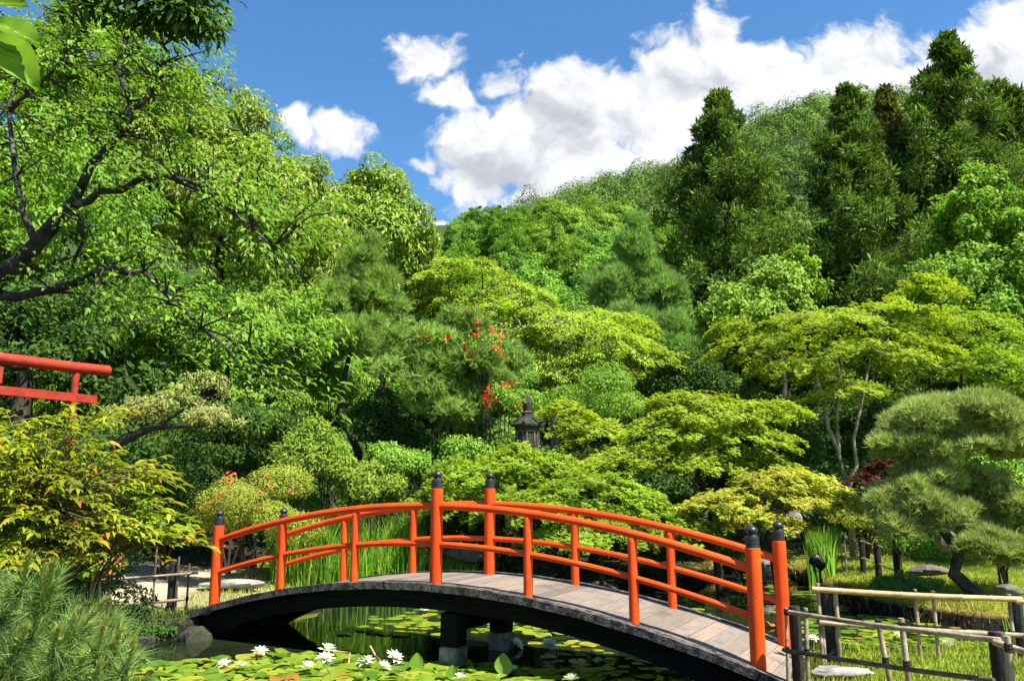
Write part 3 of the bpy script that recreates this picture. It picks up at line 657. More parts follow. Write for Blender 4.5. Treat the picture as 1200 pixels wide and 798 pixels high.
# ------------------------------------------------------------------ the wood on the slope behind
def wood():
    protos = []
    for i, (mt, sd) in enumerate((('forest', 11), ('forest', 12), ('forest2', 13))):
        base = (0.0, 80.0 + i * 30); g0 = gz(*base); c = np.array([base[0], base[1], g0])
        ell = [(c + np.array([0, 0, 7.2]), (3.1, 3.1, 3.4)), (c + np.array([1.8, .6, 5.6]), (2.3, 2.4, 2.4)), (c + np.array([-1.9, -.7, 5.3]), (2.4, 2.2, 2.6)), (c + np.array([.2, -1.6, 4.2]), (2.6, 2.2, 2.0))]
        protos.append(broadtree('broadleaf_tree', 'mid green round crowned broadleaf tree in the dense wood on the slope behind the garden', 'tree', base, ell, 210, .6, 120, .23, M[mt],
                                'kite', .75, .7, .5, .8, group='broadleaf trees of the wood on the slope', seed=sd, limb=.6, trad=.2))
    r = np.random.default_rng(5); spots = []
    def top_v(u):                                   # skyline of the wood in the photo
        return float(np.interp(u, [0, 300, 510, 560, 620, 680, 720, 760, 800, 830, 900, 960, 1200], [300, 290, 272, 248, 236, 228, 232, 246, 258, 262, 250, 252, 290]))
    for dist, step, dv in ((128, 44, 4), (112, 40, 0), (96, 46, 16), (82, 52, 36), (70, 60, 58), (59, 70, 82), (50, 82, 104)):
        u = 60 + r.uniform(0, step)
        while u < 1190:
            spots.append((u, top_v(u) + dv + r.uniform(-7, 9), dist + r.uniform(-5, 5))); u += step * r.uniform(.75, 1.2)
    for i, (u, v, y) in enumerate(spots):
        t = P(u, v, y); g = gz(t[0], t[1]); hgt = t[2] - g
        o = protos[r.integers(3)] if i >= 3 else protos[i]
        s = max(.75, min(1.9, hgt / 10.4)); base = (t[0], t[1], t[2] - 10.4 * s)
        if i >= 3: o = dup(o)
        o.location = base; o.rotation_euler = (0, 0, r.uniform(0, 6.28)); w = s * r.uniform(.85, 1.1); o.scale = (w, w, s)
wood()

# tall cedars and the big trees round the garden
def base_at(u, y): 
    d = ray(u, 500); return (d[0] / d[1] * y, y)
def ztop(u, v, y): return P(u, v, y)[2]
conifer('cedar_tree', 'tall conical cedar left of the pair of cedars, its tip against the white cloud', 'cedar', base_at(862, 40), ztop(862, 112, 40), 3.3, M['cedar'], 320, 400, .6, .17, 21, zlow=.1)
conifer('cedar_tree', 'dark full cedar standing in the middle of the right side before the wooded hill', 'cedar', base_at(1022, 38), ztop(1022, 106, 38), 2.25, M['cedar'], 260, 400, .58, .17, 22, zlow=.08, slope=1.8)
conifer('cedar_tree', 'thin brownish topped cedar showing just right of the dark full cedar', 'cedar', base_at(1072, 45), ztop(1072, 106, 45), 1.6, M['cedar_brown'], 190, 260, .55, .19, 23, zlow=.2, slope=1.6)
conifer('cedar_tree', 'tallest dark cedar at the right edge above the bright broadleaf tree', 'cedar', base_at(1154, 42), ztop(1154, 46, 42), 2.4, M['cedar'], 240, 380, .7, .19, 24, zlow=.25, slope=2.4)
conifer('cedar_tree', 'dark cedar cut by the right picture edge behind the tallest cedar', 'cedar', base_at(1225, 46), ztop(1225, 110, 46), 3.2, M['cedar'], 260, 200, .7, .3, 25, zlow=.2, slope=2.2)
broadtree('broadleaf_tree', 'bright fresh green broadleaf tree at right below the tallest cedar', 'tree', base_at(1165, 27), [E(1150, 270, 60, 75, 27), E(1190, 330, 75, 85, 27), E(1125, 345, 50, 60, 26), E(1195, 430, 60, 50, 26)],
          260, .36, 130, .15, M['fresh'], 'leaf', .6, .75, .6, .8, seed=31, trad=.2)
broadtree('broadleaf_tree', 'light green deciduous tree between the two tall cedars', 'tree', base_at(905, 33), [E(908, 345, 46, 45, 33), E(938, 330, 24, 40, 36), E(870, 375, 50, 36, 32)], 170, .45, 130, .17, M['forest2'], 'kite', .7, .7, .5, .8, seed=32)
pinetree('pine_tree', 'tall soft green pine with brush like shoots in front of the wood', 'pine', base_at(745, 33), [E(745, 305, 30, 32, 33), E(715, 345, 34, 30, 33), E(778, 345, 34, 36, 33), E(745, 380, 42, 34, 32), E(700, 395, 30, 26, 33), E(795, 400, 36, 34, 32), E(745, 270, 14, 22, 33)],
         M['pine_blue'], 30, .32, split=20, trad=.2, seed=33, tpl='brush', up=.9)
# left: the big evergreen oaks
broadtree('evergreen_oak', 'huge evergreen oak with drooping pale new leaves sloping down from the top left', 'tree', base_at(250, 23), 
          [E(215, 190, 105, 120, 23), E(290, 250, 95, 125, 22.5), E(350, 300, 70, 110, 22), E(150, 200, 120, 140, 24), E(320, 400, 75, 60, 21.5)], 640, .44, 165, .18, M['camphor_yellow'], 'leaf', .36, .8, .35, .8, droop=.9, seed=41, trad=.45, outw=.8)
broadtree('evergreen_oak', 'second evergreen oak with a rounded crown right of the huge one', 'tree', base_at(440, 27), 
          [E(440, 240, 38, 50, 27), E(415, 270, 45, 72, 27), E(465, 285, 42, 60, 26.5), E(400, 345, 50, 55, 26), E(485, 330, 30, 50, 27)], 320, .44, 150, .19, M['camphor'], 'leaf', .36, .8, .35, .8, droop=.8, seed=42, trad=.3, outw=.8)
broadtree('broadleaf_tree', 'bright leafy tree filling the far upper left behind the dark branches', 'tree', base_at(20, 19), [E(20, 130, 120, 130, 19), E(70, 280, 110, 110, 18.5), E(-30, 260, 90, 110, 18), E(110, 60, 70, 60, 19)], 380, .4, 150, .14, M['fresh'], 'leaf', .5, .75, .5, .8, seed=43, trad=.3)
broadtree('broadleaf_tree', 'lower bright green tree whose boughs hang over the dark shrubs left of the bridge', 'tree', base_at(300, 18.5), [E(300, 420, 60, 55, 18.5), E(230, 390, 70, 50, 18.5), E(345, 400, 40, 60, 18), E(180, 420, 60, 40, 19)], 300, .3, 150, .092, M['fresh'], 'leaf', .5, .75, .5, .8, seed=44, trad=.16)
broadtree('broadleaf_tree', 'dark gnarled tree with thick trunks standing just behind the vermilion gate', 'tree', base_at(30, 16.5), [E(50, 400, 110, 70, 17), E(140, 460, 70, 45, 17.5), E(-20, 440, 60, 80, 17)], 170, .36, 70, .14, M['dark'], 'leaf', .5, .75, .5, .8, seed=45,
          trunk=[(base_at(30, 16.5)[0], 16.5, -.2), P(25, 470, 16.5), P(35, 400, 16.6), P(60, 350, 16.8)], trad=.24, limb=.8, rmax=.1)
pinetree('pine_tree', 'fuzzy yellow green pine on a bent dark trunk left of the lantern', 'pine', base_at(408, 20.5), [E(425, 310, 26, 40, 20.5), E(405, 350, 36, 34, 20.5), E(445, 350, 42, 40, 20.5), E(420, 395, 44, 32, 20.2), E(395, 410, 28, 22, 20.5)],
         M['pine_soft'], 55, .21, split=16, trunk=[(base_at(412, 20.5)[0], 20.5, gz(*base_at(412, 20.5))), P(420, 530, 20.5), P(398, 480, 20.5), P(404, 440, 20.5), P(425, 350, 20.5)], trad=.14, seed=46, tpl='brush', up=.7)
pinetree('pine_tree', 'soft feathery pine just above the centre posts of the bridge', 'pine', base_at(525, 18.5), [E(530, 415, 55, 32, 18.5), E(495, 445, 46, 36, 18.3), E(565, 450, 48, 36, 18.5), E(525, 478, 48, 28, 18.2), E(590, 430, 30, 28, 18.8), E(472, 415, 34, 34, 18.6), E(545, 385, 30, 26, 18.7)],
         M['pine_soft'], 55, .21, split=16, trunk=[(base_at(530, 18.5)[0], 18.5, gz(*base_at(530, 18.5))), P(515, 560, 18.5), P(512, 510, 18.5), P(520, 470, 18.5), P(528, 430, 18.5)], trad=.11, seed=47, tpl='star', up=.5)
# flat spreading cherries in the middle distance
def flatpads(specs, n, seed):
    r = np.random.default_rng(seed); C = []
    for (u, v, ru, rv, y) in specs:
        c, rad = E(u, v, ru, rv, y); m = max(4, int(n * ru / sum(s[2] for s in specs)))
        a = r.uniform(0, 6.28, m); q = np.sqrt(r.uniform(0, 1, m))
        C.append(np.stack([c[0] + rad[0] * q * np.cos(a), c[1] + rad[1] * q * np.sin(a), c[2] + rad[2] * (.9 - 1.3 * q ** 2 + r.normal(size=m) * .18)], -1))
    return np.concatenate(C)
broadtree('cherry_tree', 'low cherry tree with a wide flat lime canopy and bare grey limbs', 'tree', base_at(650, 25), [], 0, .34, 60, .11, M['flat'], 'leaf', .5, .4, 1.1, .6, spray=(.6, .27, .2), clusters=flatpads([(655, 402, 115, 26, 25), (720, 426, 75, 24, 24), (600, 372, 80, 20, 26), (690, 380, 75, 14, 26), (630, 440, 70, 22, 24)], 640, 51),
          trunk=[(base_at(650, 25)[0], 25, gz(*base_at(650, 25))), P(650, 470, 25), P(655, 440, 25)], trad=.2, bark='bark_grey', seed=51, limb=.8, sag=.25, rmax=.09, rtip=.025)
broadtree('cherry_tree', 'small flat topped cherry with a thin dark forked trunk above the red flowers', 'tree', base_at(546, 26), [], 0, .3, 55, .11, M['flat'], 'leaf', .5, .4, 1.1, .6, spray=(.55, .25, .2), clusters=flatpads([(545, 326, 60, 20, 26.5), (595, 348, 50, 16, 26.5), (505, 360, 40, 20, 27), (570, 400, 70, 18, 27), (540, 360, 40, 14, 27)], 400, 52),
          trunk=[(base_at(546, 26)[0], 26, gz(*base_at(546, 26))), P(543, 430, 26), P(546, 375, 26), P(540, 345, 26)], trad=.11, bark='bark', seed=52, limb=.5, sag=.2, rmax=.06, rtip=.02)
# maples round the pond
def maple(label, base, pads, n, clr, per, mt, seed, size=.07, trunk=None, trad=.07, bark='bark', limb=.55, flat=.35, rtip=.008, upw=1.2, extra=None):
    return broadtree('maple_tree', label, 'maple', base, [], 0, clr, int(per * .62), size, M[mt], 'maple', 1.0, flat, upw, .55, spray=(clr * 1.8, clr * .75, .34, .32, .03), clusters=flatpads(pads, int(n * 1.8), seed), trunk=trunk, trad=trad, bark=bark, seed=seed, limb=limb * .45, rtip=rtip, sag=.12, rmax=.05, extra=extra)
def tk(u0, y, *pts): b = base_at(u0, y); return [(b[0], b[1], gz(*b) - .05)] + [P(u, v, y) for u, v in pts]
maple('yellow green maple with boughs sloping down beside the stone lantern', base_at(672, 18.6), [(662, 482, 28, 12, 18.6), (695, 508, 48, 18, 18.4), (725, 535, 45, 14, 18.2), (672, 500, 22, 10, 18.2), (690, 540, 35, 10, 18)], 95, .25, 75, 'maple', 61, trunk=tk(690, 18.6, (692, 560), (680, 520), (655, 485)))
maple('large tiered yellow green maple spreading behind the right half of the bridge', base_at(800, 17.2), [(830, 485, 75, 22, 17.4), (905, 482, 42, 10, 17.4), (790, 510, 70, 20, 17.2), (860, 515, 70, 20, 17), (750, 540, 62, 18, 16.9), (815, 545, 60, 16, 16.8), (795, 470, 34, 14, 17.6), (890, 545, 42, 12, 17)], 300, .25, 80, 'maple', 62,
      trunk=tk(838, 17.2, (832, 590), (818, 555), (830, 510), (820, 480)), trad=.085)
maple('golden tipped maple with low layered boughs left of the right end posts', base_at(905, 15.5), [(905, 582, 65, 18, 15.5), (850, 592, 50, 14, 15.4), (960, 585, 42, 16, 15.6), (915, 560, 55, 12, 15.8), (890, 610, 45, 10, 15.2)], 170, .21, 75, 'maple_gold', 63, trunk=tk(905, 15.6, (900, 625), (905, 590)), trad=.06)
maple('low mounded green maple just behind the right hand rail', base_at(690, 15.6), [(640, 595, 75, 22, 15.6), (740, 610, 75, 20, 15.6), (690, 575, 80, 22, 15.9), (800, 622, 45, 12, 15.4), (690, 625, 70, 14, 15.3)], 230, .23, 75, 'maple_green', 64, trunk=tk(700, 15.6, (705, 640), (690, 600)), trad=.06)
maple('domed light green maple behind the two centre posts of the bridge', base_at(585, 16.6), [(560, 560, 62, 22, 16.6), (610, 545, 65, 22, 17), (530, 585, 40, 16, 16.4), (650, 560, 50, 18, 16.8), (590, 590, 60, 16, 16.3)], 210, .24, 75, 'maple_green', 65, trunk=tk(580, 16.6, (585, 610), (580, 560)), trad=.06)
maple('tall open maple with pale twisting trunks right of the tiered maple', base_at(992, 20.5), [(960, 385, 85, 20, 20.5), (890, 410, 60, 18, 20.5), (1040, 370, 70, 18, 20.8), (1000, 420, 80, 20, 20.2), (930, 435, 60, 16, 20.2), (1060, 410, 60, 18, 20.8), (1085, 340, 40, 20, 21), (1000, 460, 50, 12, 20), (860, 385, 30, 12, 21)], 330, .27, 70, 'maple', 66,
      trunk=tk(990, 20.3, (993, 572), (983, 535), (980, 490), (985, 440), (975, 400)), trad=.09, bark='bark_pale', limb=.6, extra=lambda mb: [mb.tube([P(u, v, y) for u, v, y in q], [.06, .05, .045, .04, .025][:len(q)], 7) for q in (((993, 575, 20.2), (1004, 545, 20.1), (1000, 515, 20.1), (1008, 480, 20), (1020, 420, 20)), ((983, 530, 20.3), (970, 500, 20.2), (965, 470, 20.2), (950, 420, 20.1)))])
maple('light green maple tucked between the pale trunked maple and the right edge', base_at(1130, 23), [(1120, 385, 70, 26, 23), (1165, 430, 55, 24, 22.5), (1090, 425, 50, 20, 22.5), (1190, 465, 40, 20, 22)], 170, .32, 70, 'maple_green', 67, trad=.1, trunk=tk(1130, 23, (1128, 480), (1125, 400)))
maple('small dark red maple in the shade behind the shaped pine', base_at(1035, 17.8), [(1040, 548, 26, 8, 17.8), (1020, 560, 20, 7, 17.8), (1065, 562, 20, 8, 17.6)], 26, .2, 70, 'maple_red', 68, trad=.04, trunk=tk(1040, 17.8, (1042, 600), (1038, 555)))
# the shaped pine on the grassy point
bp = base_at(1134, 14.1)
pinetree('shaped_pine', 'old garden pine with a broad flat needle pad on the grassy point at right', 'pine', bp,
         [E(1085, 502, 66, 30, 14.1), E(1150, 496, 76, 34, 14.4), E(1120, 490, 60, 26, 13.9), E(1050, 525, 38, 17, 13.9), E(1120, 525, 70, 16, 13.8), E(1195, 520, 40, 20, 14.3), E(1070, 590, 36, 24, 13.6), E(1105, 605, 34, 22, 13.5), E(1055, 620, 26, 20, 13.5), E(1160, 640, 34, 20, 13.9), E(1195, 650, 30, 20, 14.0), E(1150, 628, 26, 16, 14.4), E(1165, 590, 40, 30, 14.6), E(1195, 605, 34, 26, 14.3), E(1140, 570, 40, 20, 14.5), E(1085, 560, 40, 24, 13.9), E(1045, 600, 26, 26, 13.7)],
         M['pine'], 150, .15, split=26, trunk=[(bp[0], bp[1], gz(*bp) - .1), P(1118, 672, 14.0), P(1124, 648, 14.1), P(1106, 622, 14.15), P(1110, 595, 14.1), P(1098, 565, 14.0), P(1108, 540, 14.1), P(1104, 515, 14.1)], trad=.12, seed=71, up=.9, tpl='tuft_wide', bark='bark_cherry')

# shrubs
def sh(label, *a, **k): return shrub(k.pop('name', 'round_shrub'), label, k.pop('cat', 'shrub'), *a, **k)
sh('clipped yellow green azalea mound with few coral blooms behind the bridge end', 298, 600, 66, 50, 15.8, M['azalea'], .055, 14000, seed=81, name='azalea_bush', cat='azalea', lump=.22, flowers=('pink_flower', 26, .06, None))
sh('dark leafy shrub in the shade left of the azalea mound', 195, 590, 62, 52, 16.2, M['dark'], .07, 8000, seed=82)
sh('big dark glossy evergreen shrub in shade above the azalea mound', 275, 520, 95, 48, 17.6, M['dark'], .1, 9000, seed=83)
sh('light green rhododendron right of the azalea mound', 362, 545, 50, 48, 16.9, M['lime'], .13, 4200, seed=84, wr=.36, upw=.6, inner=.6)
sh('dark bush under the fuzzy pine', 455, 505, 55, 45, 19.5, M['dark'], .1, 6000, seed=85)
sh('rounded mid green bush left of the centre posts', 455, 545, 42, 32, 17.6, M['mid'], .09, 5000, seed=86)
sh('lime leaved bush left of the soft feathery pine', 415, 560, 35, 25, 16.8, M['lime'], .1, 2600, seed=87)
sh('deep green bush filling the gap behind the stone lantern', 700, 470, 75, 42, 21.5, M['mid'], .1, 8000, seed=88, wr=.3)
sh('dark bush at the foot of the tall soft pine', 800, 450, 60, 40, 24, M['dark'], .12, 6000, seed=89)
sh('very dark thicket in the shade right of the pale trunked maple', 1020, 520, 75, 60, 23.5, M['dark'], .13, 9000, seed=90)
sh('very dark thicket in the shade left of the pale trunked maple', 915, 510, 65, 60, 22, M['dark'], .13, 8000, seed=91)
sh('yellow green azalea with pink tips under the pale trunked maple', 1012, 602, 34, 20, 19.8, M['azalea'], .06, 6500, seed=92, name='azalea_bush', cat='azalea', flowers=('pink_flower', 16, .05, None))
sh('loose olive azalea right of the trunk of the shaped pine', 1172, 640, 36, 30, 15.2, M['pale'], .06, 3600, seed=93, name='azalea_bush', cat='azalea', inner=.4)
sh('mid green shrub behind the back fence', 1085, 640, 70, 22, 21, M['mid'], .09, 5000, seed=94)
sh('low spreading juniper in front of the back fence', 1060, 685, 36, 13, 15.2, M['pine_blue'], .12, 3000, 'kite', .12, seed=95, name='low_juniper')
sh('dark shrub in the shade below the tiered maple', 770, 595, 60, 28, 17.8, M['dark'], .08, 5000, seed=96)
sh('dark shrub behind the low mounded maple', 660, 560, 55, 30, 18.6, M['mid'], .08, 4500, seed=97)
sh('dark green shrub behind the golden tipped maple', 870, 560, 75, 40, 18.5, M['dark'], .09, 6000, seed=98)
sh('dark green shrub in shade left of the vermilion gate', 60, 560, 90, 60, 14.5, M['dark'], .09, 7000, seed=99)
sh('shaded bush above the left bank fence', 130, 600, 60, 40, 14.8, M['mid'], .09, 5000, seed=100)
sh('wild green bush hiding the bases of the flat cherries', 590, 470, 60, 40, 21.5, M['mid'], .1, 6000, seed=101)
sh('bright bush beneath the second evergreen oak', 395, 450, 60, 40, 22.5, M['mid'], .12, 6000, seed=102)
sh('fresh green bush at the right edge behind the shaped pine', 1180, 560, 60, 60, 19, M['mid'], .11, 7000, seed=103)
sh('dark hedge like bush along the far bank behind the right rail', 790, 640, 80, 24, 18.2, M['dark'], .08, 6000, seed=104)
sh('dark bush on the far bank right of the iris bed', 540, 615, 55, 26, 17.6, M['dark'], .08, 5000, seed=105)
# pruned pale azalea on a long crooked limb
def pale_azalea():
    b = base_at(150, 15.2); bb = (b[0], b[1], gz(*b) - .05)
    C = flatpads([(235, 452, 32, 16, 15.2), (205, 475, 40, 14, 15.2), (250, 492, 30, 10, 15), (165, 480, 28, 12, 15.4), (140, 495, 26, 12, 15.3)], 90, 106)
    def ex(mb): mb.tube([P(95, 535, 15.2), P(140, 518, 15.2), P(180, 500, 15.2), P(240, 498, 15.1)], [.09, .1, .07, .04], 7)
    broadtree('pruned_azalea', 'pale leaved pruned azalea on a long crooked mossy limb right of the vermilion gate', 'azalea', b, [], 0, .2, 60, .07, M['pale'], 'leaf', .45, .5, .8, .7, clusters=C,
              trunk=[bb, P(110, 560, 15.2), P(130, 522, 15.2), P(180, 502, 15.2), P(215, 480, 15.2)], trad=.11, seed=106, limb=.7, extra=ex)
pale_azalea()
# tall red-flowered azaleas in the middle
for (u, v, ru, rv, y, s, lab, n) in ((566, 402, 24, 30, 18.0, 111, 'red flowering azalea showing beside the thin dark cherry trunk', 13), (590, 464, 22, 20, 17.6, 112, 'red flowering azalea just left of the stone lantern', 11), (515, 390, 26, 12, 18.2, 113, 'red flowering azalea with few blooms above the soft feathery pine', 5)):
    sh(lab, u, v + 6, ru, rv, y, M['mid'], .09, 350, seed=s, name='azalea_bush', cat='azalea', flowers=('red_flower', n, .085, lambda q: q[2] > -.5), inner=.3, base=(*base_at(u, y), gz(*base_at(u, y))))

sh('leafy mid green bush at the foot of the soft feathery pine', 520, 538, 58, 32, 17.9, M['mid'], .09, 5000, seed=107)
sh('dark bush left of the stone lantern below the red blooms', 575, 508, 40, 30, 19.2, M['mid'], .09, 4500, seed=108)
sh('bright lime bush between the rhododendron and the fuzzy pine', 430, 575, 40, 26, 16.7, M['lime'], .09, 3500, seed=109)
sh('shaded green bush on the far bank behind the left end of the iris bed', 345, 600, 34, 30, 17.2, M['mid'], .08, 3500, seed=110)
def undergrowth():
    """unbroken rough cover of the slope between the garden and the wood"""
    global rng
    rng = np.random.default_rng(120)
    n = 130000; y = 16.6 + 45 * rng.random(n) ** 1.3; x = (rng.uniform(-.75, .75, n)) * y
    k = (pond_sd(x, y) > .5) & ~((x > 4.8) & (y < 20.5)) & ~((x < -3) & (x > -9) & (y < 19)); x, y = x[k], y[k]
    hgt = (.55 + .5 * (np.sin(x * 1.3) * np.cos(y * 1.1) + 1)) * sstep(16.4, 19, y)
    z = ground_z(x, y) + hgt * rng.random(len(x)) ** .5
    pos = np.stack([x, y, z], -1)
    tag(leaves('undergrowth', pos, unit(np.array([0, -.3, 1.]) + rng.normal(size=pos.shape) * .6), rdir(len(pos)), rng.uniform(.1, .24, len(pos)) * (y / 25), .6, 'kite', M['dark']), kind='stuff')
undergrowth()

# ------------------------------------------------------------------ the bridge
BO = np.array([2.4474, 8.4946]); HD = .5103; SP = 1.2951; BW = 1.298
BD = np.array([-math.cos(HD), math.sin(HD), 0]); BN = np.array([math.sin(HD), math.cos(HD), 0]); UP = np.array([0, 0, 1.])
Z0, Z3, Z6 = -.1473, .4451, -.0923
def deck_z(t): a = t / 6; return Z0 * (1 - a) * (1 - 2 * a) + Z3 * 4 * a * (1 - a) + Z6 * a * (2 * a - 1)
def bp_(t, s, dz=0): q = np.array([BO[0], BO[1], 0]) + BD * SP * t + BN * BW * s; q[2] = deck_z(t) + dz; return q
def tangent(t): q = bp_(t + .01, 0) - bp_(t - .01, 0); return q / np.linalg.norm(q)
def build_bridge():
    root = empty('arched_bridge', (*bp_(3, .5)[:2], WATER_Z - .3), 'vermilion railed arched wooden footbridge with black caps crossing the lily pond', 'bridge')
    o = np.array(root.location)
    T0, T1 = -.36, 6.22
    # planks: separate islands of one deck mesh, with their own UVs
    m = MB(o); uvs = []; r = random.Random(3); t = T0; w = .175 / SP
    while t < T1 - .02:
        te = min(t + w * r.uniform(.9, 1.1), T1); a, b = t + .003 / SP, te - .003 / SP; dz = r.uniform(-.003, .003); j = r.uniform(-.006, .006)
        s0, s1 = -.05, 1.09
        vs = [bp_(a, s0, dz), bp_(b, s0, dz), bp_(b, s1 + j, dz), bp_(a, s1 + j, dz)]; lo = [v - UP * .04 for v in vs]
        m.add(vs + lo, [(0, 1, 2, 3), (7, 6, 5, 4), (0, 4, 5, 1), (1, 5, 6, 2), (2, 6, 7, 3), (3, 7, 4, 0)]); t = te
        k = r.uniform(0, 50); f = [(k, 0), (k + .17, 0), (k + .17, BW), (k, BW)]
        uvs += [f[0], f[1], f[2], f[3]] + [f[3], f[2], f[1], f[0]] + f * 4
    d = m.build('deck', M['deck'], root)
    uvl = d.data.uv_layers.new(name='UVMap'); uvl.data.foreach_set('uv', np.array(uvs, np.float32).ravel())
    for s, wd in ((-.105, .13), (1.115, .1)):                 # edge boards a little proud of the planks
        e = MB(o); n = 44; sec = []
        for i in range(n + 1):
            t = T0 + (T1 - T0) * i / n; c = bp_(t, s)
            for (du, dz) in ((-wd / 2, .012), (wd / 2, .012), (wd / 2, -.075), (-wd / 2, -.075)): sec.append(c + BN * du + UP * (dz + .003 * math.sin(i * 1.7)))
        e.add(sec, [(i * 4 + k, i * 4 + (k + 1) % 4, i * 4 + 4 + (k + 1) % 4, i * 4 + 4 + k) for i in range(n) for k in range(4)] + [(3, 2, 1, 0), tuple(n * 4 + k for k in range(4))])
        e.build('edge_board', M['deck_edge'], root)
    for s in (.0, .5, 1.0):
        g = MB(o); n = 40; sec = []
        for i in range(n + 1):
            t = T0 + (T1 - T0) * i / n; c = bp_(t, s); dep = .30 + .05 * (abs(t - 3) / 3) ** 2 + .25 * max(0, (abs(t - 3) - 2.35)) ** 1.5
            for (du, dz) in ((-.075, -.078), (.075, -.078), (.075, -dep), (-.075, -dep)): sec.append(c + BN * du + UP * dz)
        g.add(sec, [(i * 4 + k, i * 4 + (k + 1) % 4, i * 4 + 4 + (k + 1) % 4, i * 4 + 4 + k) for i in range(n) for k in range(4)] + [(3, 2, 1, 0), tuple(n * 4 + k for k in range(4))])
        g.build('girder', M['black_wood'], root)
    tilt = {(0, 0): .05, (1, 0): .045}
    for s in (0, 1):
        for t in (0, 3, 6):
            b = bp_(t, s, -.1); m = MB(o); H = 1.15 + .1
            m.lathe([(.077, 0), (.076, H * .5), (.076, H - .004), (.071, H)], b, n=20)
            p = m.build('main_post', M['orange'], root, smooth=40)
            f = MB(o); f.lathe([(.07, -.002), (.07, .03), (.066, .033), (.066, .037), (.07, .041), (.07, .074), (.066, .077), (.066, .081), (.07, .085), (.068, .112), (.05, .122), (.043, .13), (.04, .14), (.052, .147), (.062, .163), (.063, .178), (.056, .196), (.038, .212), (.016, .224), (.006, .236), (.0, .241)], b + UP * H, n=20)
            f.build('finial', M['finial'], p, smooth=35)
        for t in (1, 2, 4, 5):
            b = bp_(t, s, -.1); m = MB(o); m.lathe([(.054, 0), (.054, .95), (.047, .985), (.033, 1.005), (.01, 1.012)], b, n=18)
            m.build('baluster_post', M['orange'], root, smooth=50)
        for a, b_ in ((0, 3), (3, 6)):
            m = MB(o); ts = np.linspace(a + .04 * (1), b_ - .04, 17)
            m.tube([bp_(t, s, .935) for t in ts], .046, 14); m.build('top_rail', M['orange'], root, smooth=60)
        for a in range(6):
            e0 = .05 if a in (0, 3) else .038; e1 = .05 if a in (2, 5) else .038
            m = MB(o); m.tube([bp_(t, s, .47) for t in np.linspace(a + e0, a + 1 - e1, 6)], .036, 12); m.build('lower_rail', M['orange'], root, smooth=60)
    # pier: two legs in stone shoes with a cap beam across
    tp = 2.83
    for s in (.06, .96):
        c = bp_(tp, s); zt = c[2] - .33
        m = MB(o); m.box((c[0], c[1], (zt - .28) / 2 + .0), .24, .24, zt + .28 + .0, BD, BN, UP, .012); leg = m.build('pier_leg', M['black_wood'], root)
        m = MB(o); m.box((c[0], c[1], (-.282 - 1.0) / 2), .26, .27, .718, BD, BN, UP, .02); m.build('shoe', M['concrete'], leg)
    m = MB(o); a = bp_(tp, .5); m.box((a[0], a[1], deck_z(tp) - .45), .19, BW * .68, .2, BD, BN, UP, .01); m.build('cap_beam', M['black_wood'], root)
    # black abutment planking under both ends
    for t in (5.93, -.2):
        c = bp_(t, .5); m = MB(o); m.box((c[0], c[1], c[2] - .72), .22, BW * 1.02, .72, BD, BN, UP, .01); m.build('abutment', M['black_wood'], root)
build_bridge()

# ------------------------------------------------------------------ torii gate
def build_torii():
    a = P(85, 480, 14.5)[:2]; d = np.array([.50, .866]); b = a - d * 2.7; g = gz(*a)
    root = empty('torii_gate', (a[0], a[1], g), 'faded vermilion wooden shrine gate half hidden behind the yellow green shrub', 'gate'); o = np.array(root.location)
    D = np.array([d[0], d[1], 0]); zt = P(85, 431, 14.5)[2]; zn = P(85, 466, 14.5)[2]
    for q in (a, b):
        m = MB(o); m.tube([(q[0], q[1], g - .2), (q[0], q[1], (g + zt) / 2), (q[0], q[1], zt - .1)], [.07, .066, .06], 14); m.build('post', M['red_old'], root, smooth=50)
    A = np.array([a[0], a[1], zt]); B = np.array([b[0], b[1], zt])
    m = MB(o); m.tube([B - D * .55 + UP * .02, B, (A + B) / 2 - UP * .01, A, A + D * .62 + UP * .02], .1, 14); m.build('top_beam', M['red_old'], root, smooth=50)
    m = MB(o); c = (A + B) / 2; c[2] = zn; N_ = np.cross(UP, D); m.box(c, np.linalg.norm(A - B) + .85, .085, .15, D, N_, UP, .006); m.build('tie_beam', M['red_old'], root)
    m = MB(o); m.box((c[0], c[1], (zn + zt) / 2 - .02), .16, .07, zt - zn - .26, D, N_, UP, .004); m.build('centre_strut', M['red_old'], root)
build_torii()

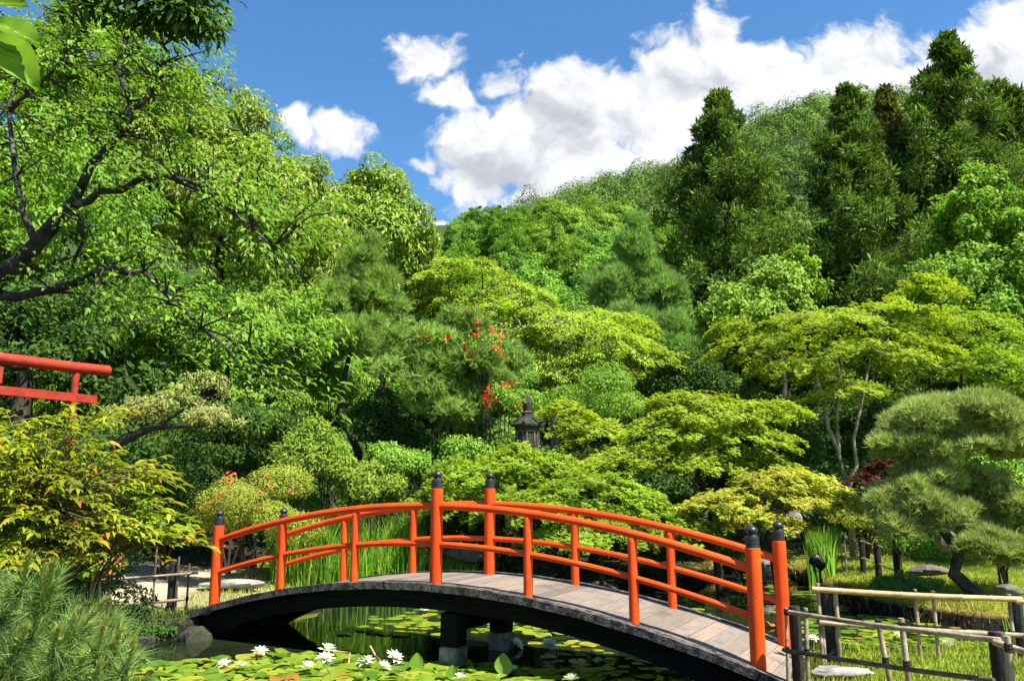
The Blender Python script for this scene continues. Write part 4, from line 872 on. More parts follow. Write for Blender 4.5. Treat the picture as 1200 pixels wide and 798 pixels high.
# ------------------------------------------------------------------ stone lantern
def build_lantern():
    y = 17.7; c = P(618, 520, y); x = c[0]; g = gz(x, y); k = y / 950
    root = empty('stone_lantern', (x, y, g - .05), 'dark mossy stone lantern standing among the maples', 'lantern'); o = np.array(root.location)
    zb = P(618, 526, y)[2]; zr0 = P(618, 503, y)[2]; zr1 = P(618, 488, y)[2]; zj = P(618, 466, y)[2]
    def hexa(m, prof, rot=.3, n=6):
        vs = []; 
        for (r_, z) in prof:
            for i in range(n): t = rot + 2 * math.pi * i / n; vs.append((x + r_ * math.cos(t), y + r_ * math.sin(t), z))
        L_ = len(prof); m.add(vs, [(i * n + q, i * n + (q + 1) % n, (i + 1) * n + (q + 1) % n, (i + 1) * n + q) for i in range(L_ - 1) for q in range(n)] + [tuple(range(n))[::-1], tuple((L_ - 1) * n + q for q in range(n))])
    m = MB(o); hexa(m, [(.5, g - .1), (.5, g + .18), (.3, g + .3)]); m.build('plinth', M['stone_dark'], root)
    m = MB(o); m.lathe([(.17, g + .29), (.15, (g + zb) / 2 - .06), (.175, (g + zb) / 2 - .03), (.175, (g + zb) / 2 + .03), (.15, (g + zb) / 2 + .06), (.17, zb - .24)], (x, y, 0), n=16); m.build('shaft', M['stone_dark'], root, smooth=40)
    m = MB(o); hexa(m, [(.2, zb - .245), (.36, zb - .12), (.38, zb - .1), (.38, zb - .02), (.33, zb)]); m.build('platform', M['stone_dark'], root)
    fb = MB(o); hexa(fb, [(.27, zb + .002), (.27, zr0 + .05)]); box = fb.build('fire_box', M['stone_dark'], root)
    for i in range(6):                                        # window frames and dark openings on the faces
        t = .3 + math.pi / 6 + i * math.pi / 3; n_ = np.array([math.cos(t), math.sin(t), 0]); s_ = np.array([-n_[1], n_[0], 0]); q = np.array([x, y, (zb + zr0) / 2 + .02]) + n_ * .2345
        f = MB(o); h = zr0 - zb - .1
        for sg in (-1, 1): f.box(q + s_ * sg * .085 + n_ * .006, .03, .018, h, s_, n_, UP); f.box(q + UP * sg * (h / 2 - .016) + n_ * .006, .139, .018, .03, s_, n_, UP)
        w = f.build('window_frame', M['stone'], box)
    m = MB(o); hexa(m, [(.27, zr0 + .03), (.37, zr0 + .06), (.38, zr0 + .1), (.29, zr0 + .15), (.17, zr0 + .24), (.12, zr1 + .06)]); roof = m.build('roof', M['stone_dark'], root)
    m = MB(o)
    for i in range(6): t = .3 + i * math.pi / 3; v = np.array([math.cos(t), math.sin(t), 0]); q = np.array([x, y, 0]); m.tube([q + v * .16 + UP * (zr0 + .25), q + v * .29 + UP * (zr0 + .16), q + v * .37 + UP * (zr0 + .1), q + v * .42 + UP * (zr0 + .16)], [.03, .035, .04, .03], 6)
    m.build('ridge', M['stone_dark'], roof)
    m = MB(o); m.lathe([(.1, zr1 + .055), (.13, zr1 + .08), (.09, zr1 + .12), (.11, zr1 + .2), (.13, zr1 + .28), (.125, zj - .08), (.07, zj + .02), (.0, zj + .08)], (x, y, 0), n=14); m.build('jewel', M['stone_dark'], root, smooth=50)
build_lantern()

# ------------------------------------------------------------------ bamboo fences
def bamboo(m, a, b, r, n=9, sag=0.):
    a, b = np.asarray(a, float), np.asarray(b, float); L_ = np.linalg.norm(b - a); k = max(2, int(L_ / .28)); pts = []; rd = []
    for i in range(k + 1):
        t = i / k; p = a + (b - a) * t - UP * sag * math.sin(math.pi * t)
        if 0 < i < k:
            d = (b - a) / L_
            pts += [p - d * .012, p, p + d * .012]; rd += [r * .97, r * 1.13, r * .97]
        else: pts.append(p); rd.append(r)
    m.tube(pts, rd, n)
def lash(m, p, r, axis=(0, 0, 1)):
    a = np.asarray(axis, float)
    for q in (-.014, .004, .02): m.lathe([(r, q - .008), (r + .005, q), (r, q + .008)], p, a, n=9)
def chunky(m, x, y, z0, z1, r, lean=(0, 0)):
    prof = [(r * .97, z0), (r, z0 + .1), (r * .96, (z0 + z1) / 2), (r * 1.02, z1 - .03), (r * .9, z1)]
    vs = []; n = 12
    for (q, z) in prof:
        t_ = (z - z0) / (z1 - z0)
        for i in range(n):
            a = 2 * math.pi * i / n; w = q * (1 + .07 * math.sin(3 * a + x * 9) + .04 * math.sin(7 * a)); vs.append((x + w * math.cos(a) + lean[0] * t_, y + w * math.sin(a) + lean[1] * t_, z))
    m.add(vs, [(i * n + k, i * n + (k + 1) % n, (i + 1) * n + (k + 1) % n, (i + 1) * n + k) for i in range(4) for k in range(n)] + [tuple(range(n))[::-1], tuple(4 * n + k for k in range(n))])
def fence(label, posts, rails, ups, rmat, umat, pmat='post_black', name='bamboo_fence'):
    """posts (x,y,ztop,r); rails list of (point, point, radius, material); ups (x,y,z0,z1,r,dx)"""
    x, y = posts[0][:2]; root = empty(name, (x, y, gz(x, y)), label, 'fence'); o = np.array(root.location)
    for p in posts:
        m = MB(o); chunky(m, p[0], p[1], gz(p[0], p[1]) - .2, p[2], p[3], p[4] if len(p) > 4 else (0, 0)); m.build('post', M[pmat], root, smooth=50)
    for (a, b, r_, mt) in rails:
        m = MB(o); bamboo(m, a, b, r_, sag=.012); m.build('rail', M[mt], root, smooth=50)
    for (px_, py_, z0, z1, r_, dx) in ups:
        m = MB(o); bamboo(m, (px_, py_, z0), (px_ + dx, py_, z1), r_); u = m.build('upright', M[umat], root, smooth=50)
        for (a, b, rr, mt) in rails:
            a, b = np.asarray(a), np.asarray(b); d2 = (b - a)[:2]; t_ = np.dot(np.array([px_, py_]) - a[:2], d2) / np.dot(d2, d2)
            if -.05 < t_ < 1.05:
                z = a[2] + (b[2] - a[2]) * t_
                if z0 < z < z1 + .03:
                    f = (z - z0) / (z1 - z0); m = MB(o); R_ = r_ + .004
                    m.lathe([(R_, -.03), (R_ + .005, -.02), (R_, -.01), (R_ + .006, 0), (R_, .01), (R_ + .005, .02), (R_, .03)], np.array([px_ + dx * f, py_, z]), UP, n=9); m.build('lashing', M['rope'], u)
def fences():
    # near fence from the bridge end to the right front
    def on(u, v, y): return P(u, v, y)
    a = on(931, 710, 8.2); b = on(1168, 740, 6.3); c = on(1290, 762, 5.6); off = np.array([.05, .06, 0])
    def nr(f, z): q = a + (b - a) * f; return np.array([q[0], q[1], z])
    rl = lambda u0, v0, u1, v1, d: (on(u0, v0, 8.2 - d), on(u1, v1, 6.3 - d))
    A, B = rl(925, 717, 1172, 750, .09); A2, B2 = rl(918, 761, 1165, 797, .09); C_, D_ = on(1165, 752, 6.2), on(1300, 790, 5.5)
    ups = []
    for (u, v, f, u2, r_) in ((944, 712, .055, 942, .021), (921, 712, -.04, 919, .016), (1029, 729, .42, 1038, .022), (1056, 724, .53, 1059, .024), (1180, 745, 1.05, 1182, .022)):
        y = 8.2 + (6.3 - 8.2) * f - .14; t_ = on(u, v, y); x0 = (u2 - 600) / 950 * y * 1.0
        ups.append((t_[0] + (u2 - u) / 950 * y * 1.3, y, gz(t_[0], y) - .05, t_[2], r_, -(u2 - u) / 950 * y * 1.3))
    fence('near bamboo fence running forward from the right end of the bridge', [(a[0], a[1], a[2], .057), (b[0], b[1], b[2], .06), (c[0], c[1], c[2], .06)],
          [(A, B, .022, 'bamboo_grey'), (A2, B2, .02, 'bamboo_dark'), (C_, D_, .024, 'bamboo_grey')], ups, 'bamboo_grey', 'bamboo_grey')
    # far side of the path
    y = 9.1; a = on(968, 684, y); b = on(1190, 700, y); 
    ups = []
    for (u, v, u2, r_) in ((958, 683, 958, .021), (979, 690, 979, .022), (964, 728, 963, .018), (1072, 690, 1072, .019), (1093, 692, 1094, .02), (1182, 696, 1188, .02)):
        t_ = on(u, v, y - .1); ups.append((t_[0], y - .1, gz(t_[0], y) - .05, t_[2], r_, 0))
    fence('far bamboo fence with a pale yellow top rail along the water at right', [(a[0], a[1], a[2], .074), (b[0] + .05, b[1] + .1, b[2], .07)],
          [(on(951, 690, y - .15), on(1197, 702, y - .15), .03, 'bamboo'), (on(960, 729, y - .15), on(1240, 746, y - .15), .026, 'bamboo_grey'), (on(1190, 704, y - .15), on(1300, 712, y - .4), .028, 'bamboo')], ups, 'bamboo', 'bamboo_grey')
    # low fence on the grassy point
    pts = [(957, 626, 18.8), (1009, 630, 17.8), (1027, 635, 16.6), (1049, 642, 16.0), (1120, 640, 17.5)]
    W = [on(*p) for p in pts]; rl = []
    for i in range(3):
        p, q = W[i].copy(), W[i + 1].copy(); p[1] -= .09; q[1] -= .09
        rl += [(p - UP * .07, q - UP * .07, .017, 'bamboo_grey'), (p - UP * .42, q - UP * .42, .017, 'bamboo_grey')]
    ups = []
    for (u, v, y) in ((984.5, 625, 18.2), (989, 626, 18.15), (1024, 640, 16.9), (1055, 645, 15.9)):
        t_ = on(u, v, y); ups.append((t_[0], y, gz(t_[0], y) - .05, t_[2], .014, 0))
    fence('low bamboo fence on the grassy point behind the shaped pine', [(p[0], p[1], p[2], .062) for p in W[:4]], rl, ups, 'bamboo_grey', 'bamboo_grey')
    # left bank
    y = 12.75; a = on(204, 655, y); b = on(70, 668, y); 
    ups = []
    for (u, v) in ((184, 640), (222, 660), (124, 660), (100, 655), (210, 652)):
        t_ = on(u, v, y - .08); ups.append((t_[0], y - .08, gz(t_[0], y) - .02, t_[2], .016, 0))
    fence('weathered grey fence on the left bank by the sandy path', [(a[0], a[1], a[2], .06), (b[0], b[1], b[2], .06)],
          [(on(60, 682, y - .11), on(232, 671, y - .11), .019, 'bamboo_grey'), (on(115, 709, y - .11), on(216, 702, y - .11), .022, 'bamboo_grey')], ups, 'bamboo_grey', 'bamboo_dark')
fences()

# ------------------------------------------------------------------ rocks, slab, spotlight
def rock(name, label, cat, c, r, mat, seed, group=None, n=26):
    q = np.random.default_rng(seed); nt, npz = n, n // 2; vs = []; K = unit(q.normal(size=(16, 3))); h = q.uniform(.75, 1.0, 16)
    for j in range(npz + 1):
        ph = math.pi * j / npz
        for i in range(nt):
            t = 2 * math.pi * i / nt; d = np.array([math.sin(ph) * math.cos(t), math.sin(ph) * math.sin(t), math.cos(ph)])
            rr = min(1.08, np.min(np.where(K @ d > .15, h / np.maximum(K @ d, .15), 9))) * (1 + .07 * math.sin(5 * d[0] + seed) * math.cos(6 * d[1] + 2 * seed) + .05 * math.sin(13 * d[0] + 3 * seed) * math.sin(11 * d[1]) + q.normal() * .012)
            vs.append(np.asarray(c) + d * rr * np.asarray(r))
    m = MB(c); m.add(vs, [(j * nt + i, j * nt + (i + 1) % nt, (j + 1) * nt + (i + 1) % nt, (j + 1) * nt + i) for j in range(npz) for i in range(nt)])
    o = m.build(name, M[mat], smooth=35, loc=c); return tag(o, label, cat, group)
def rk(label, u, v, ru, rv, y, mt, seed, name='rock', ry=None, z=None):
    c, r = E(u, v, ru, rv, y, ry); rock(name, label, 'rock', c, r, mt, seed)
rk('rounded pale grey boulder behind the right end posts', 927, 612, 14, 17, 17.5, 'stone_pale', 1, 'boulder')
rk('pale stone block standing at the far water edge behind the right end posts', 897, 662, 12, 16, 18.9, 'stone_pale', 2)
rk('dark mossy rock jutting from the left bank beside the bridge end', 228, 748, 20, 15, 12.0, 'stone_dark', 3)
rk('low dark edging rock on the left bank below the fence post', 178, 752, 34, 14, 12.15, 'stone_dark', 4)
rk('low edging rock at the far left of the bank', 112, 750, 34, 13, 12.2, 'stone_dark', 5)
rk('pale flat stone slab lying in the grass at the foot of the near fence', 984, 786, 36, 5, 8.35, 'stone_pale', 6, 'stone_slab', .16)
rk('flat pale stone on the bank left of the bridge', 270, 684, 34, 5, 15.2, 'stone_pale', 7, ry=.3)
rk('low pale stone under the shaped pine', 1090, 668, 24, 6, 16.2, 'stone', 8)
rk('grey rock at the water edge behind the centre of the bridge', 468, 655, 26, 10, 17.0, 'stone', 9)
rk('brown flat rock at the far water edge between the centre posts', 545, 648, 30, 12, 17.0, 'stone', 10)
rk('pale rock between the trunks behind the shaped pine', 1108, 632, 12, 12, 18.4, 'stone', 11)
rk('small pale rock right of the shaped pine trunk', 1182, 692, 14, 7, 13.6, 'stone', 12)
rk('grey rock at the far bank beneath the right rail', 700, 690, 30, 8, 16.9, 'stone', 13)
def spotlight():
    c = P(960, 660, 16.2); g = gz(c[0], c[1]); root = empty('garden_spotlight', (c[0], c[1], g), 'black garden spotlight on the lawn beside the iris clump', 'spotlight'); o = np.array(root.location)
    m = MB(o); m.tube([(c[0], c[1], g - .1), (c[0], c[1], c[2] - .02)], .02, 8); m.box((c[0], c[1], g + .02), .16, .16, .03); m.build('stake', M['lamp_black'], root)
    ax = unit(np.array([-.35, .55, .5])); m = MB(o); m.lathe([(.05, -.12), (.09, -.1), (.1, 0), (.13, .1), (.135, .14), (.12, .142)], c, ax, n=16); h = m.build('lamp_head', M['lamp_black'], root, smooth=40)
    m = MB(o); m.lathe([(.118, .143), (.1, .15)], c, ax, n=16); m.build('lens', M['lens'], h)
    m = MB(o); X = unit(np.cross(ax, UP)); m.tube([c + X * .13, c + X * .14 - UP * .1, c - UP * .16, c - X * .14 - UP * .1, c - X * .13], .012, 6); m.build('bracket', M['lamp_black'], root)
spotlight()

# ------------------------------------------------------------------ irises, grass
def blades(name, x, y, z, h, w, mat, lean=.25, kind=None, label=None, cat=None, seed=1):
    r = np.random.default_rng(seed); n = len(x); a = r.uniform(0, 6.28, n); ln = r.uniform(.2, 1, n) * lean * h
    s = np.stack([np.cos(a), np.sin(a), 0 * a], -1); dr = np.stack([np.cos(a + 1.2 + r.normal(size=n)), np.sin(a + 1.2 + r.normal(size=n)), 0 * a], -1)
    b = np.stack([x, y, z], -1); hh = np.broadcast_to(h, (n,)); ww = np.broadcast_to(w, (n,))
    V = np.stack([b - s * ww[:, None] / 2, b + s * ww[:, None] / 2, b + s * ww[:, None] * .45 + dr * (ln * .35)[:, None] + UP * (hh * .62)[:, None], b - s * ww[:, None] * .45 + dr * (ln * .35)[:, None] + UP * (hh * .62)[:, None], b + dr * ln[:, None] + UP * hh[:, None]], 1)
    i = np.arange(n)[:, None] * 5; q = i + np.array([[0, 1, 2, 3]]); t = i + np.array([[3, 2, 4]])
    c = np.array([x.mean(), y.mean(), z.mean()]) if label else np.zeros(3)
    o = link_mesh(name, fast_mesh(name, V.reshape(-1, 3) - c, q, t), mat, loc=c); return tag(o, label, cat, None, kind)
def iris_bed(label, us, ys, n, h, seed, mat='reed'):
    r = np.random.default_rng(seed); y = r.uniform(*ys, n); x = (r.uniform(*us, n) - 600) / 950 * y * 1.03
    keep = pond_sd(x, y) > -.35; x, y = x[keep], y[keep]
    blades('iris_clump', x, y, np.maximum(ground_z(x, y), -.6), h * r.uniform(.6, 1.15, len(x)), r.uniform(.014, .028, len(x)), M[mat], .35, None, label, 'iris clump', seed)
iris_bed('tall bed of sword leaved irises at the water behind the left half of the bridge', (335, 500), (15.9, 17.4), 4200, 1.25, 201)
iris_bed('bright clump of iris leaves behind the right end posts', (925, 955), (17.4, 18.6), 700, .95, 202)
iris_bed('iris leaves at the water edge left of the centre posts', (500, 560), (16.5, 17.2), 500, .55, 203)
iris_bed('bright tuft of leaves at the water edge behind the far fence', (1135, 1175), (9.9, 10.3), 200, .35, 204)
def lawn(name, x0, x1, y0, y1, n, hmin, hmax, test, seed, mat='grass'):
    r = np.random.default_rng(seed); x = r.uniform(x0, x1, n); y = r.uniform(y0, y1, n); sd = pond_sd(x, y); k = test(x, y, sd); x, y = x[k], y[k]
    blades(name, x, y, ground_z(x, y), r.uniform(hmin, hmax, len(x)), r.uniform(.006, .014, len(x)), M[mat], .8, 'stuff', seed=seed)
lawn('lawn_grass', 2.5, 10, 6.5, 10.4, 40000, .03, .09, lambda x, y, s: (s > .0) & (x < .75 * y) & (x > 2.75 - .0 * y), 211)
lawn('point_grass', 5, 13, 12.3, 20.5, 52000, .03, .10, lambda x, y, s: (s > .05), 212)
lawn('bank_grass', 4.5, 14, 12, 21, 26000, .05, .16, lambda x, y, s: (s > -.06) & (s < .35) & (y > 12), 213, 'grass_dry')
lawn('left_bank_grass', -9, -3, 12.2, 19, 16000, .03, .12, lambda x, y, s: (s > .2) & (x > -5.4), 214)
lawn('left_edge_grass', -9, -4.6, 11.6, 12.8, 4000, .05, .16, lambda x, y, s: (s > -.05) & (s < .4), 216, 'dark')
lawn('water_edge_grass', 3, 10, 8.6, 10.4, 7000, .08, .22, lambda x, y, s: (s > -.1) & (s < .25), 215)

# ------------------------------------------------------------------ lily pads and water lilies
def pad_mesh(seed, n=22):
    r = random.Random(seed); m = MB(); vs = [(0, 0, 0)]; cut = .16; rim = []
    for ring, rr in ((0, .55), (1, 1.0)):
        for i in range(n + 1):
            a = cut + (2 * math.pi - 2 * cut) * i / n; w = rr * (1 + .03 * math.sin(5 * a + seed)); z = (0.0 if ring == 0 else .035 * math.sin(3 * a + seed) + .03 * r.random())
            vs.append((w * math.cos(a), w * math.sin(a), z))
    fs = [(0, 1 + i, 2 + i) for i in range(n)] + [(1 + i, n + 2 + i, n + 3 + i, 2 + i) for i in range(n)]
    me = bpy.data.meshes.new('lily_pad'); me.from_pydata(vs, [], fs); me.polygons.foreach_set('use_smooth', [True] * len(me.polygons)); me.update(); me.materials.append(M['pad']); return me
def lilies():
    r = np.random.default_rng(301); meshes = [pad_mesh(i) for i in range(6)]
    # where pads float, with the largest (nearest) built one by one
    cand = []
    def put(n, us, vs, rad, dens=1., test=None):
        k = 0
        while k < n:
            u = r.uniform(*us); v = r.uniform(*vs); p = onz(u, v, WATER_Z); rr = r.uniform(*rad)
            k += 1
            if test and not test(u, v): continue
            if pond_sd(p[:1], p[1:2])[0] > -.12: continue
            cand.append((p[0], p[1], rr))
    put(1700, (150, 700), (764, 812), (.09, .2), test=lambda u, v: v > np.interp(u, [150, 250, 330, 430, 520, 600, 700], [782, 772, 765, 770, 776, 782, 792]))
    put(70, (640, 800), (752, 800), (.06, .12)); put(150, (470, 640), (700, 745), (.08, .16)); put(90, (620, 830), (700, 760), (.08, .15)); put(30, (400, 480), (722, 745), (.08, .15))
    put(240, (925, 1150), (690, 756), (.08, .15)); put(120, (1000, 1200), (738, 760), (.06, .12)); put(60, (860, 960), (670, 720), (.09, .16))
    kept = []
    for c in cand:
        if all((c[0] - k[0]) ** 2 + (c[1] - k[1]) ** 2 > (.5 * (c[2] + k[2])) ** 2 for k in kept): kept.append(c)
    kept.sort(key=lambda c: -c[2] / c[1] ** 2)
    far = []
    for i, (x, y, s) in enumerate(kept):
        if i < 290:
            o = bpy.data.objects.new('lily_pad', meshes[i % 6]); COL.objects.link(o); o.location = (x, y, WATER_Z + .008 + (i % 9) * .0022); o.scale = (s, s * r.uniform(.86, 1.05), s * r.choice([.5, 1.0, 1.6, 2.6, 3.6]))
            o.rotation_euler = (r.normal() * .05, r.normal() * .05, r.uniform(0, 6.28))
            tag(o, 'flat round green lily pad floating on the pond', 'lily pad', 'lily pads floating on the pond')
        else: far.append((x, y, s))
    if far:
        m = MB()
        for i, (x, y, s) in enumerate(far):
            a0 = r.uniform(0, 6.28); m.add([(x + s * math.cos(a0 + .3 + 5.7 * k / 13), y + s * math.sin(a0 + .3 + 5.7 * k / 13), WATER_Z + .007 + (i % 7) * .002) for k in range(14)] + [(x, y, WATER_Z + .007 + (i % 7) * .002)], [tuple(range(15))])
        tag(m.build('small_lily_pads', M['pad']), kind='stuff')
    # blossoms
    def flower(label, u, v, s, open_=1.0, z=None, group=None, tilt=None):
        p = onz(u, v, WATER_Z + s * .35); root = empty('water_lily', (p[0], p[1], WATER_Z + .02), label, 'water lily', group); o = np.array(root.location)
        V = []; pos = []; nr = []; ax = []; L_ = []
        for ring, (cnt, el, ln) in enumerate(((9, 20, 1.0), (8, 45, .92), (7, 68, .75))):
            for i in range(cnt):
                a = 2 * math.pi * (i + .5 * ring) / cnt + r.normal() * .08; e = R(el * (1.25 - .25 * open_)) + r.normal() * .08
                d = np.array([math.cos(a) * math.cos(e), math.sin(a) * math.cos(e), math.sin(e)]); q = np.array([-math.cos(a) * math.sin(e), -math.sin(a) * math.sin(e), math.cos(e)])
                pos.append(o + UP * (.02 + .1 * s) + d * s * .05); nr.append(q); ax.append(d); L_.append(s * ln * .62)
        leaves('petals', np.array(pos), np.array(nr), np.array(ax), np.array(L_), .42, 'leaf', M['petal'], root, o)
        root.rotation_euler = (r.normal() * .28, r.normal() * .28, 0)
        k = 26; dd = unit(r.normal(size=(k, 3)) * .35 + UP); leaves('stamens', np.repeat((o + UP * (.03 + .1 * s))[None], k, 0), unit(np.cross(dd, r.normal(size=(k, 3)))), dd, s * .25 * np.ones(k), .18, 'kite', M['stamen'], root, o)
    F = [(383, 762, .19, 'open white water lily standing highest on its stem near the left of the pads'), (381, 772, .19, 'open white water lily just below the highest bloom'), (361, 782, .16, 'open white water lily at the left front of the pad cluster'), (305, 765, .15, 'white water lily alone near the dark water under the bridge'),
         (264, 779, .13, 'half open white water lily farthest left of all'), (282, 781, .16, 'white water lily beside the farthest left bloom'), (430, 776, .17, 'bluish white water lily left of the large curled pad'), (459, 770, .2, 'large ragged white water lily in front of the pier'), (448, 782, .15, 'white water lily under the large ragged bloom'),
         (643, 755, .2, 'white water lily floating just beyond the bridge girder'), (603, 754, .17, 'shaded white water lily right of the pier'), (604, 786, .1, 'small white bud right of the upright curled pad'), (540, 796, .14, 'white water lily at the bottom edge of the pads'), (670, 797, .13, 'white water lily near the bottom right of the pads'),
         (1112, 757, .22, 'large white water lily seen through the near fence at right'), (1052, 746, .17, 'white water lily behind the near fence left of the large one'), (954, 750, .13, 'small white water lily behind the first fence post'), (497, 716, .13, 'tiny white water lily far under the bridge'), (822, 723, .16, 'white water lily beyond the right rail'), (790, 712, .14, 'far white water lily below the right rail')]
    for (u, v, s, lab) in F: flower(lab, u, v, s * (1.15 if v > 740 else 1.0) * r.uniform(.85, 1.1), r.uniform(.1, 1.2))
    # curled pads standing up out of the water
    for (u, v, s, a, lab) in ((590, 780, .19, -.5, 'large pad folded upright right of the pier'), (488, 773, .15, .6, 'broad pad lifted on edge in front of the pier'), (530, 784, .12, .2, 'small pad lifted on edge at the front'), (425, 772, .12, -.4, 'pad lifted on edge beside the bluish bloom')):
        p = onz(u, v + 12, WATER_Z); m = MB(p); n = 16; vs = []
        for i in range(n + 1):
            t = i / n
            for j in range(7):
                q = -1 + 2 * j / 6; w = math.sin(math.pi * (.08 + .87 * t)) * .62; x_ = q * w; vs.append(p + s * np.array([x_ * math.cos(a), x_ * math.sin(a) - .55 * abs(q) ** 1.6 * w + .2 * t, .02 + 1.25 * t]))
        m.add(vs, [(i * 7 + j, i * 7 + j + 1, i * 7 + 8 + j, i * 7 + 7 + j) for i in range(n) for j in range(6)]); tag(m.build('curled_lily_pad', M['pad'], smooth=80, loc=p), lab, 'lily pad')
    # bent dead stems
    for (pts, lab) in ((((392, 763), (410, 765), (408, 780)), 'bent brown lily stalk right of the highest bloom'), (((434, 757), (440, 768), (445, 773)), 'thin leaning brown stalk left of the large ragged bloom')):
        W = [onz(u, v, WATER_Z + .16 - .07 * i) for i, (u, v) in enumerate(pts)]; W.append(np.array([W[-1][0] + .02, W[-1][1], WATER_Z - .05])); m = MB(W[0]); m.tube(W, .014, 6); tag(m.build('dead_stalk', M['bamboo'], loc=W[0]), lab, 'stalk')
lilies()

# ------------------------------------------------------------------ foreground plants at left
def overhanging_cherry():
    global rng
    rng = np.random.default_rng(401)
    b = np.array([-6.0, 7.6, gz(-6.0, 7.6) - .05]); root = empty('cherry_tree', b, 'leaning cherry tree with dark crooked boughs reaching in from the left edge', 'tree')
    mb = MB(b); J = {}
    def limb(pts, r0, r1):
        W = [p if isinstance(p, np.ndarray) else P(*p) for p in pts]; n = len(W); Q = []; 
        for i in range(n - 1):
            for t in (0, .5): q = W[i] * (1 - t) + W[i + 1] * t; Q.append(q + rng.normal(size=3) * .02 * (i + t > 0))
        Q.append(W[-1]); mb.tube(Q, [r0 + (r1 - r0) * (i / (len(Q) - 1)) ** .8 for i in range(len(Q))], 8, cap=False); return Q
    nodes = []
    t0 = P(-70, 400, 7.4)
    limb([b, b * .45 + t0 * .55 + np.array([-.1, 0, 0]), t0], .2, .13)
    L1 = limb([(-70, 400, 7.4), (0, 325, 7.2), (42, 285, 7.1), (85, 240, 7.0)], .095, .062)
    LA = limb([(85, 240, 7.0), (110, 195, 6.9), (146, 158, 6.8), (150, 118, 6.8), (138, 70, 6.9), (150, 30, 7)], .048, .014)
    LA2 = limb([(146, 158, 6.8), (175, 110, 6.7), (190, 75, 6.7), (195, 35, 6.8)], .035, .012)
    LB = limb([(85, 240, 7.0), (120, 222, 6.9), (160, 212, 6.8), (205, 209, 6.7), (240, 222, 6.6), (272, 248, 6.6), (320, 290, 6.5)], .04, .010)
    LB2 = limb([(205, 209, 6.7), (250, 225, 6.9), (300, 235, 7.1), (345, 265, 7.2)], .03, .01)
    LC = limb([(-40, 348, 7.4), (20, 345, 7.2), (60, 338, 7.0), (130, 312, 6.9), (170, 325, 6.8), (215, 360, 6.7), (265, 410, 6.5), (300, 440, 6.5)], .055, .009)
    LD = limb([(85, 240, 7.0), (100, 280, 7.2), (80, 330, 7.4)], .03, .012)
    LE = limb([(42, 285, 7.1), (20, 210, 7.3), (10, 130, 7.5), (30, 50, 7.6)], .036, .012)
    LF = limb([(10, 130, 7.5), (60, 90, 7.4), (100, 40, 7.3)], .03, .01)
    main = [q for L_ in (L1, LA, LA2, LB, LB2, LC, LE, LF) for q in L_]
    C = []
    for L_, n, sp in ((LA, 42, .36), (LA2, 34, .28), (LB, 50, .38), (LB2, 34, .34), (LC, 60, .40), (LE, 42, .5), (LF, 30, .4)):
        for i in range(n):
            q = L_[min(len(L_) - 1, int(rng.uniform(.25, 1.0) * len(L_)))]; C.append(q + rng.normal(size=3) * np.array([sp, sp, sp * .6]) + np.array([0, 0, .06]))
    C = np.array(C); A = np.array(main)
    for c in C:
        j = int(np.argmin(np.linalg.norm(A - c, axis=1))); a = A[j]
        mb.tube([a, (a + c) / 2 + rng.normal(size=3) * .04 + np.array([0, 0, .05]), c], [.011, .008, .004], 4, cap=False)
    mb.build('trunk', M['bark_cherry'], root, smooth=60)
    pos, nrm, ax = spray_leaves(C, P(20, 300, 7.2), 36, .46, .2, .5, .4, .05)
    leaves('crown', pos, nrm, ax, .07 * rng.uniform(.6, 1.3, len(pos)), .45, 'leaf', M['cherry'], root, b)
overhanging_cherry()

def leafy_branch(name, label, base, pts, clusters, per, size, mt, seed, r0=.03, wr=.45, rad=.16, droop=.5, radii=None):
    global rng
    rng = np.random.default_rng(seed); b = np.array(base, float); root = empty(name, b, label, 'tree'); mb = MB(b)
    mb.tube(pts, [r0 * (1 - .75 * i / (len(pts) - 1)) for i in range(len(pts))], 7)
    C = np.array(clusters)
    A = np.array([pts[i] * (1 - t) + pts[i + 1] * t for i in range(len(pts) - 1) for t in (0, .25, .5, .75)] + [pts[-1]])[4:]
    for c in C: a = A[int(np.argmin(np.linalg.norm(A - c, axis=1)))]; mb.tube([a, (a + c) / 2 + UP * .02, c], [r0 * .22, r0 * .17, r0 * .08], 4, cap=False)
    mb.build('trunk', M['bark_cherry'], root, smooth=60)
    pos, nrm, ax = cluster_leaves(C, rad, per, .5, .9, .7, droop, .3)
    leaves('crown', pos, nrm, ax, size * rng.uniform(.75, 1.2, len(pos)), wr, 'leaf', M[mt], root, b); return root
# tree whose dark twigs hang into the top of the picture
q = np.random.default_rng(410)
pts = [np.array([-4.2, 5.4, gz(-4.2, 5.4) - .05]), np.array([-4.1, 5.35, 2.2]), P(-190, -190, 5.3), P(0, -170, 5.2), P(110, -60, 5.1), P(190, -8, 5.0), P(238, 8, 5.0)]
cl = [P(q.uniform(85, 240), q.uniform(-40, 34), q.uniform(4.8, 5.3)) for _ in range(36)] + [P(q.uniform(185, 246), q.uniform(-10, 40), q.uniform(4.8, 5.2)) for _ in range(16)]
leafy_branch('broadleaf_tree', 'tree at far left whose dark leafy bough hangs into the top of the view', pts[0], pts, cl, 26, .095, 'dark', 411, .09, .42, .15, .9)  # dark leaf colour stands in for the unlit underside of the bough
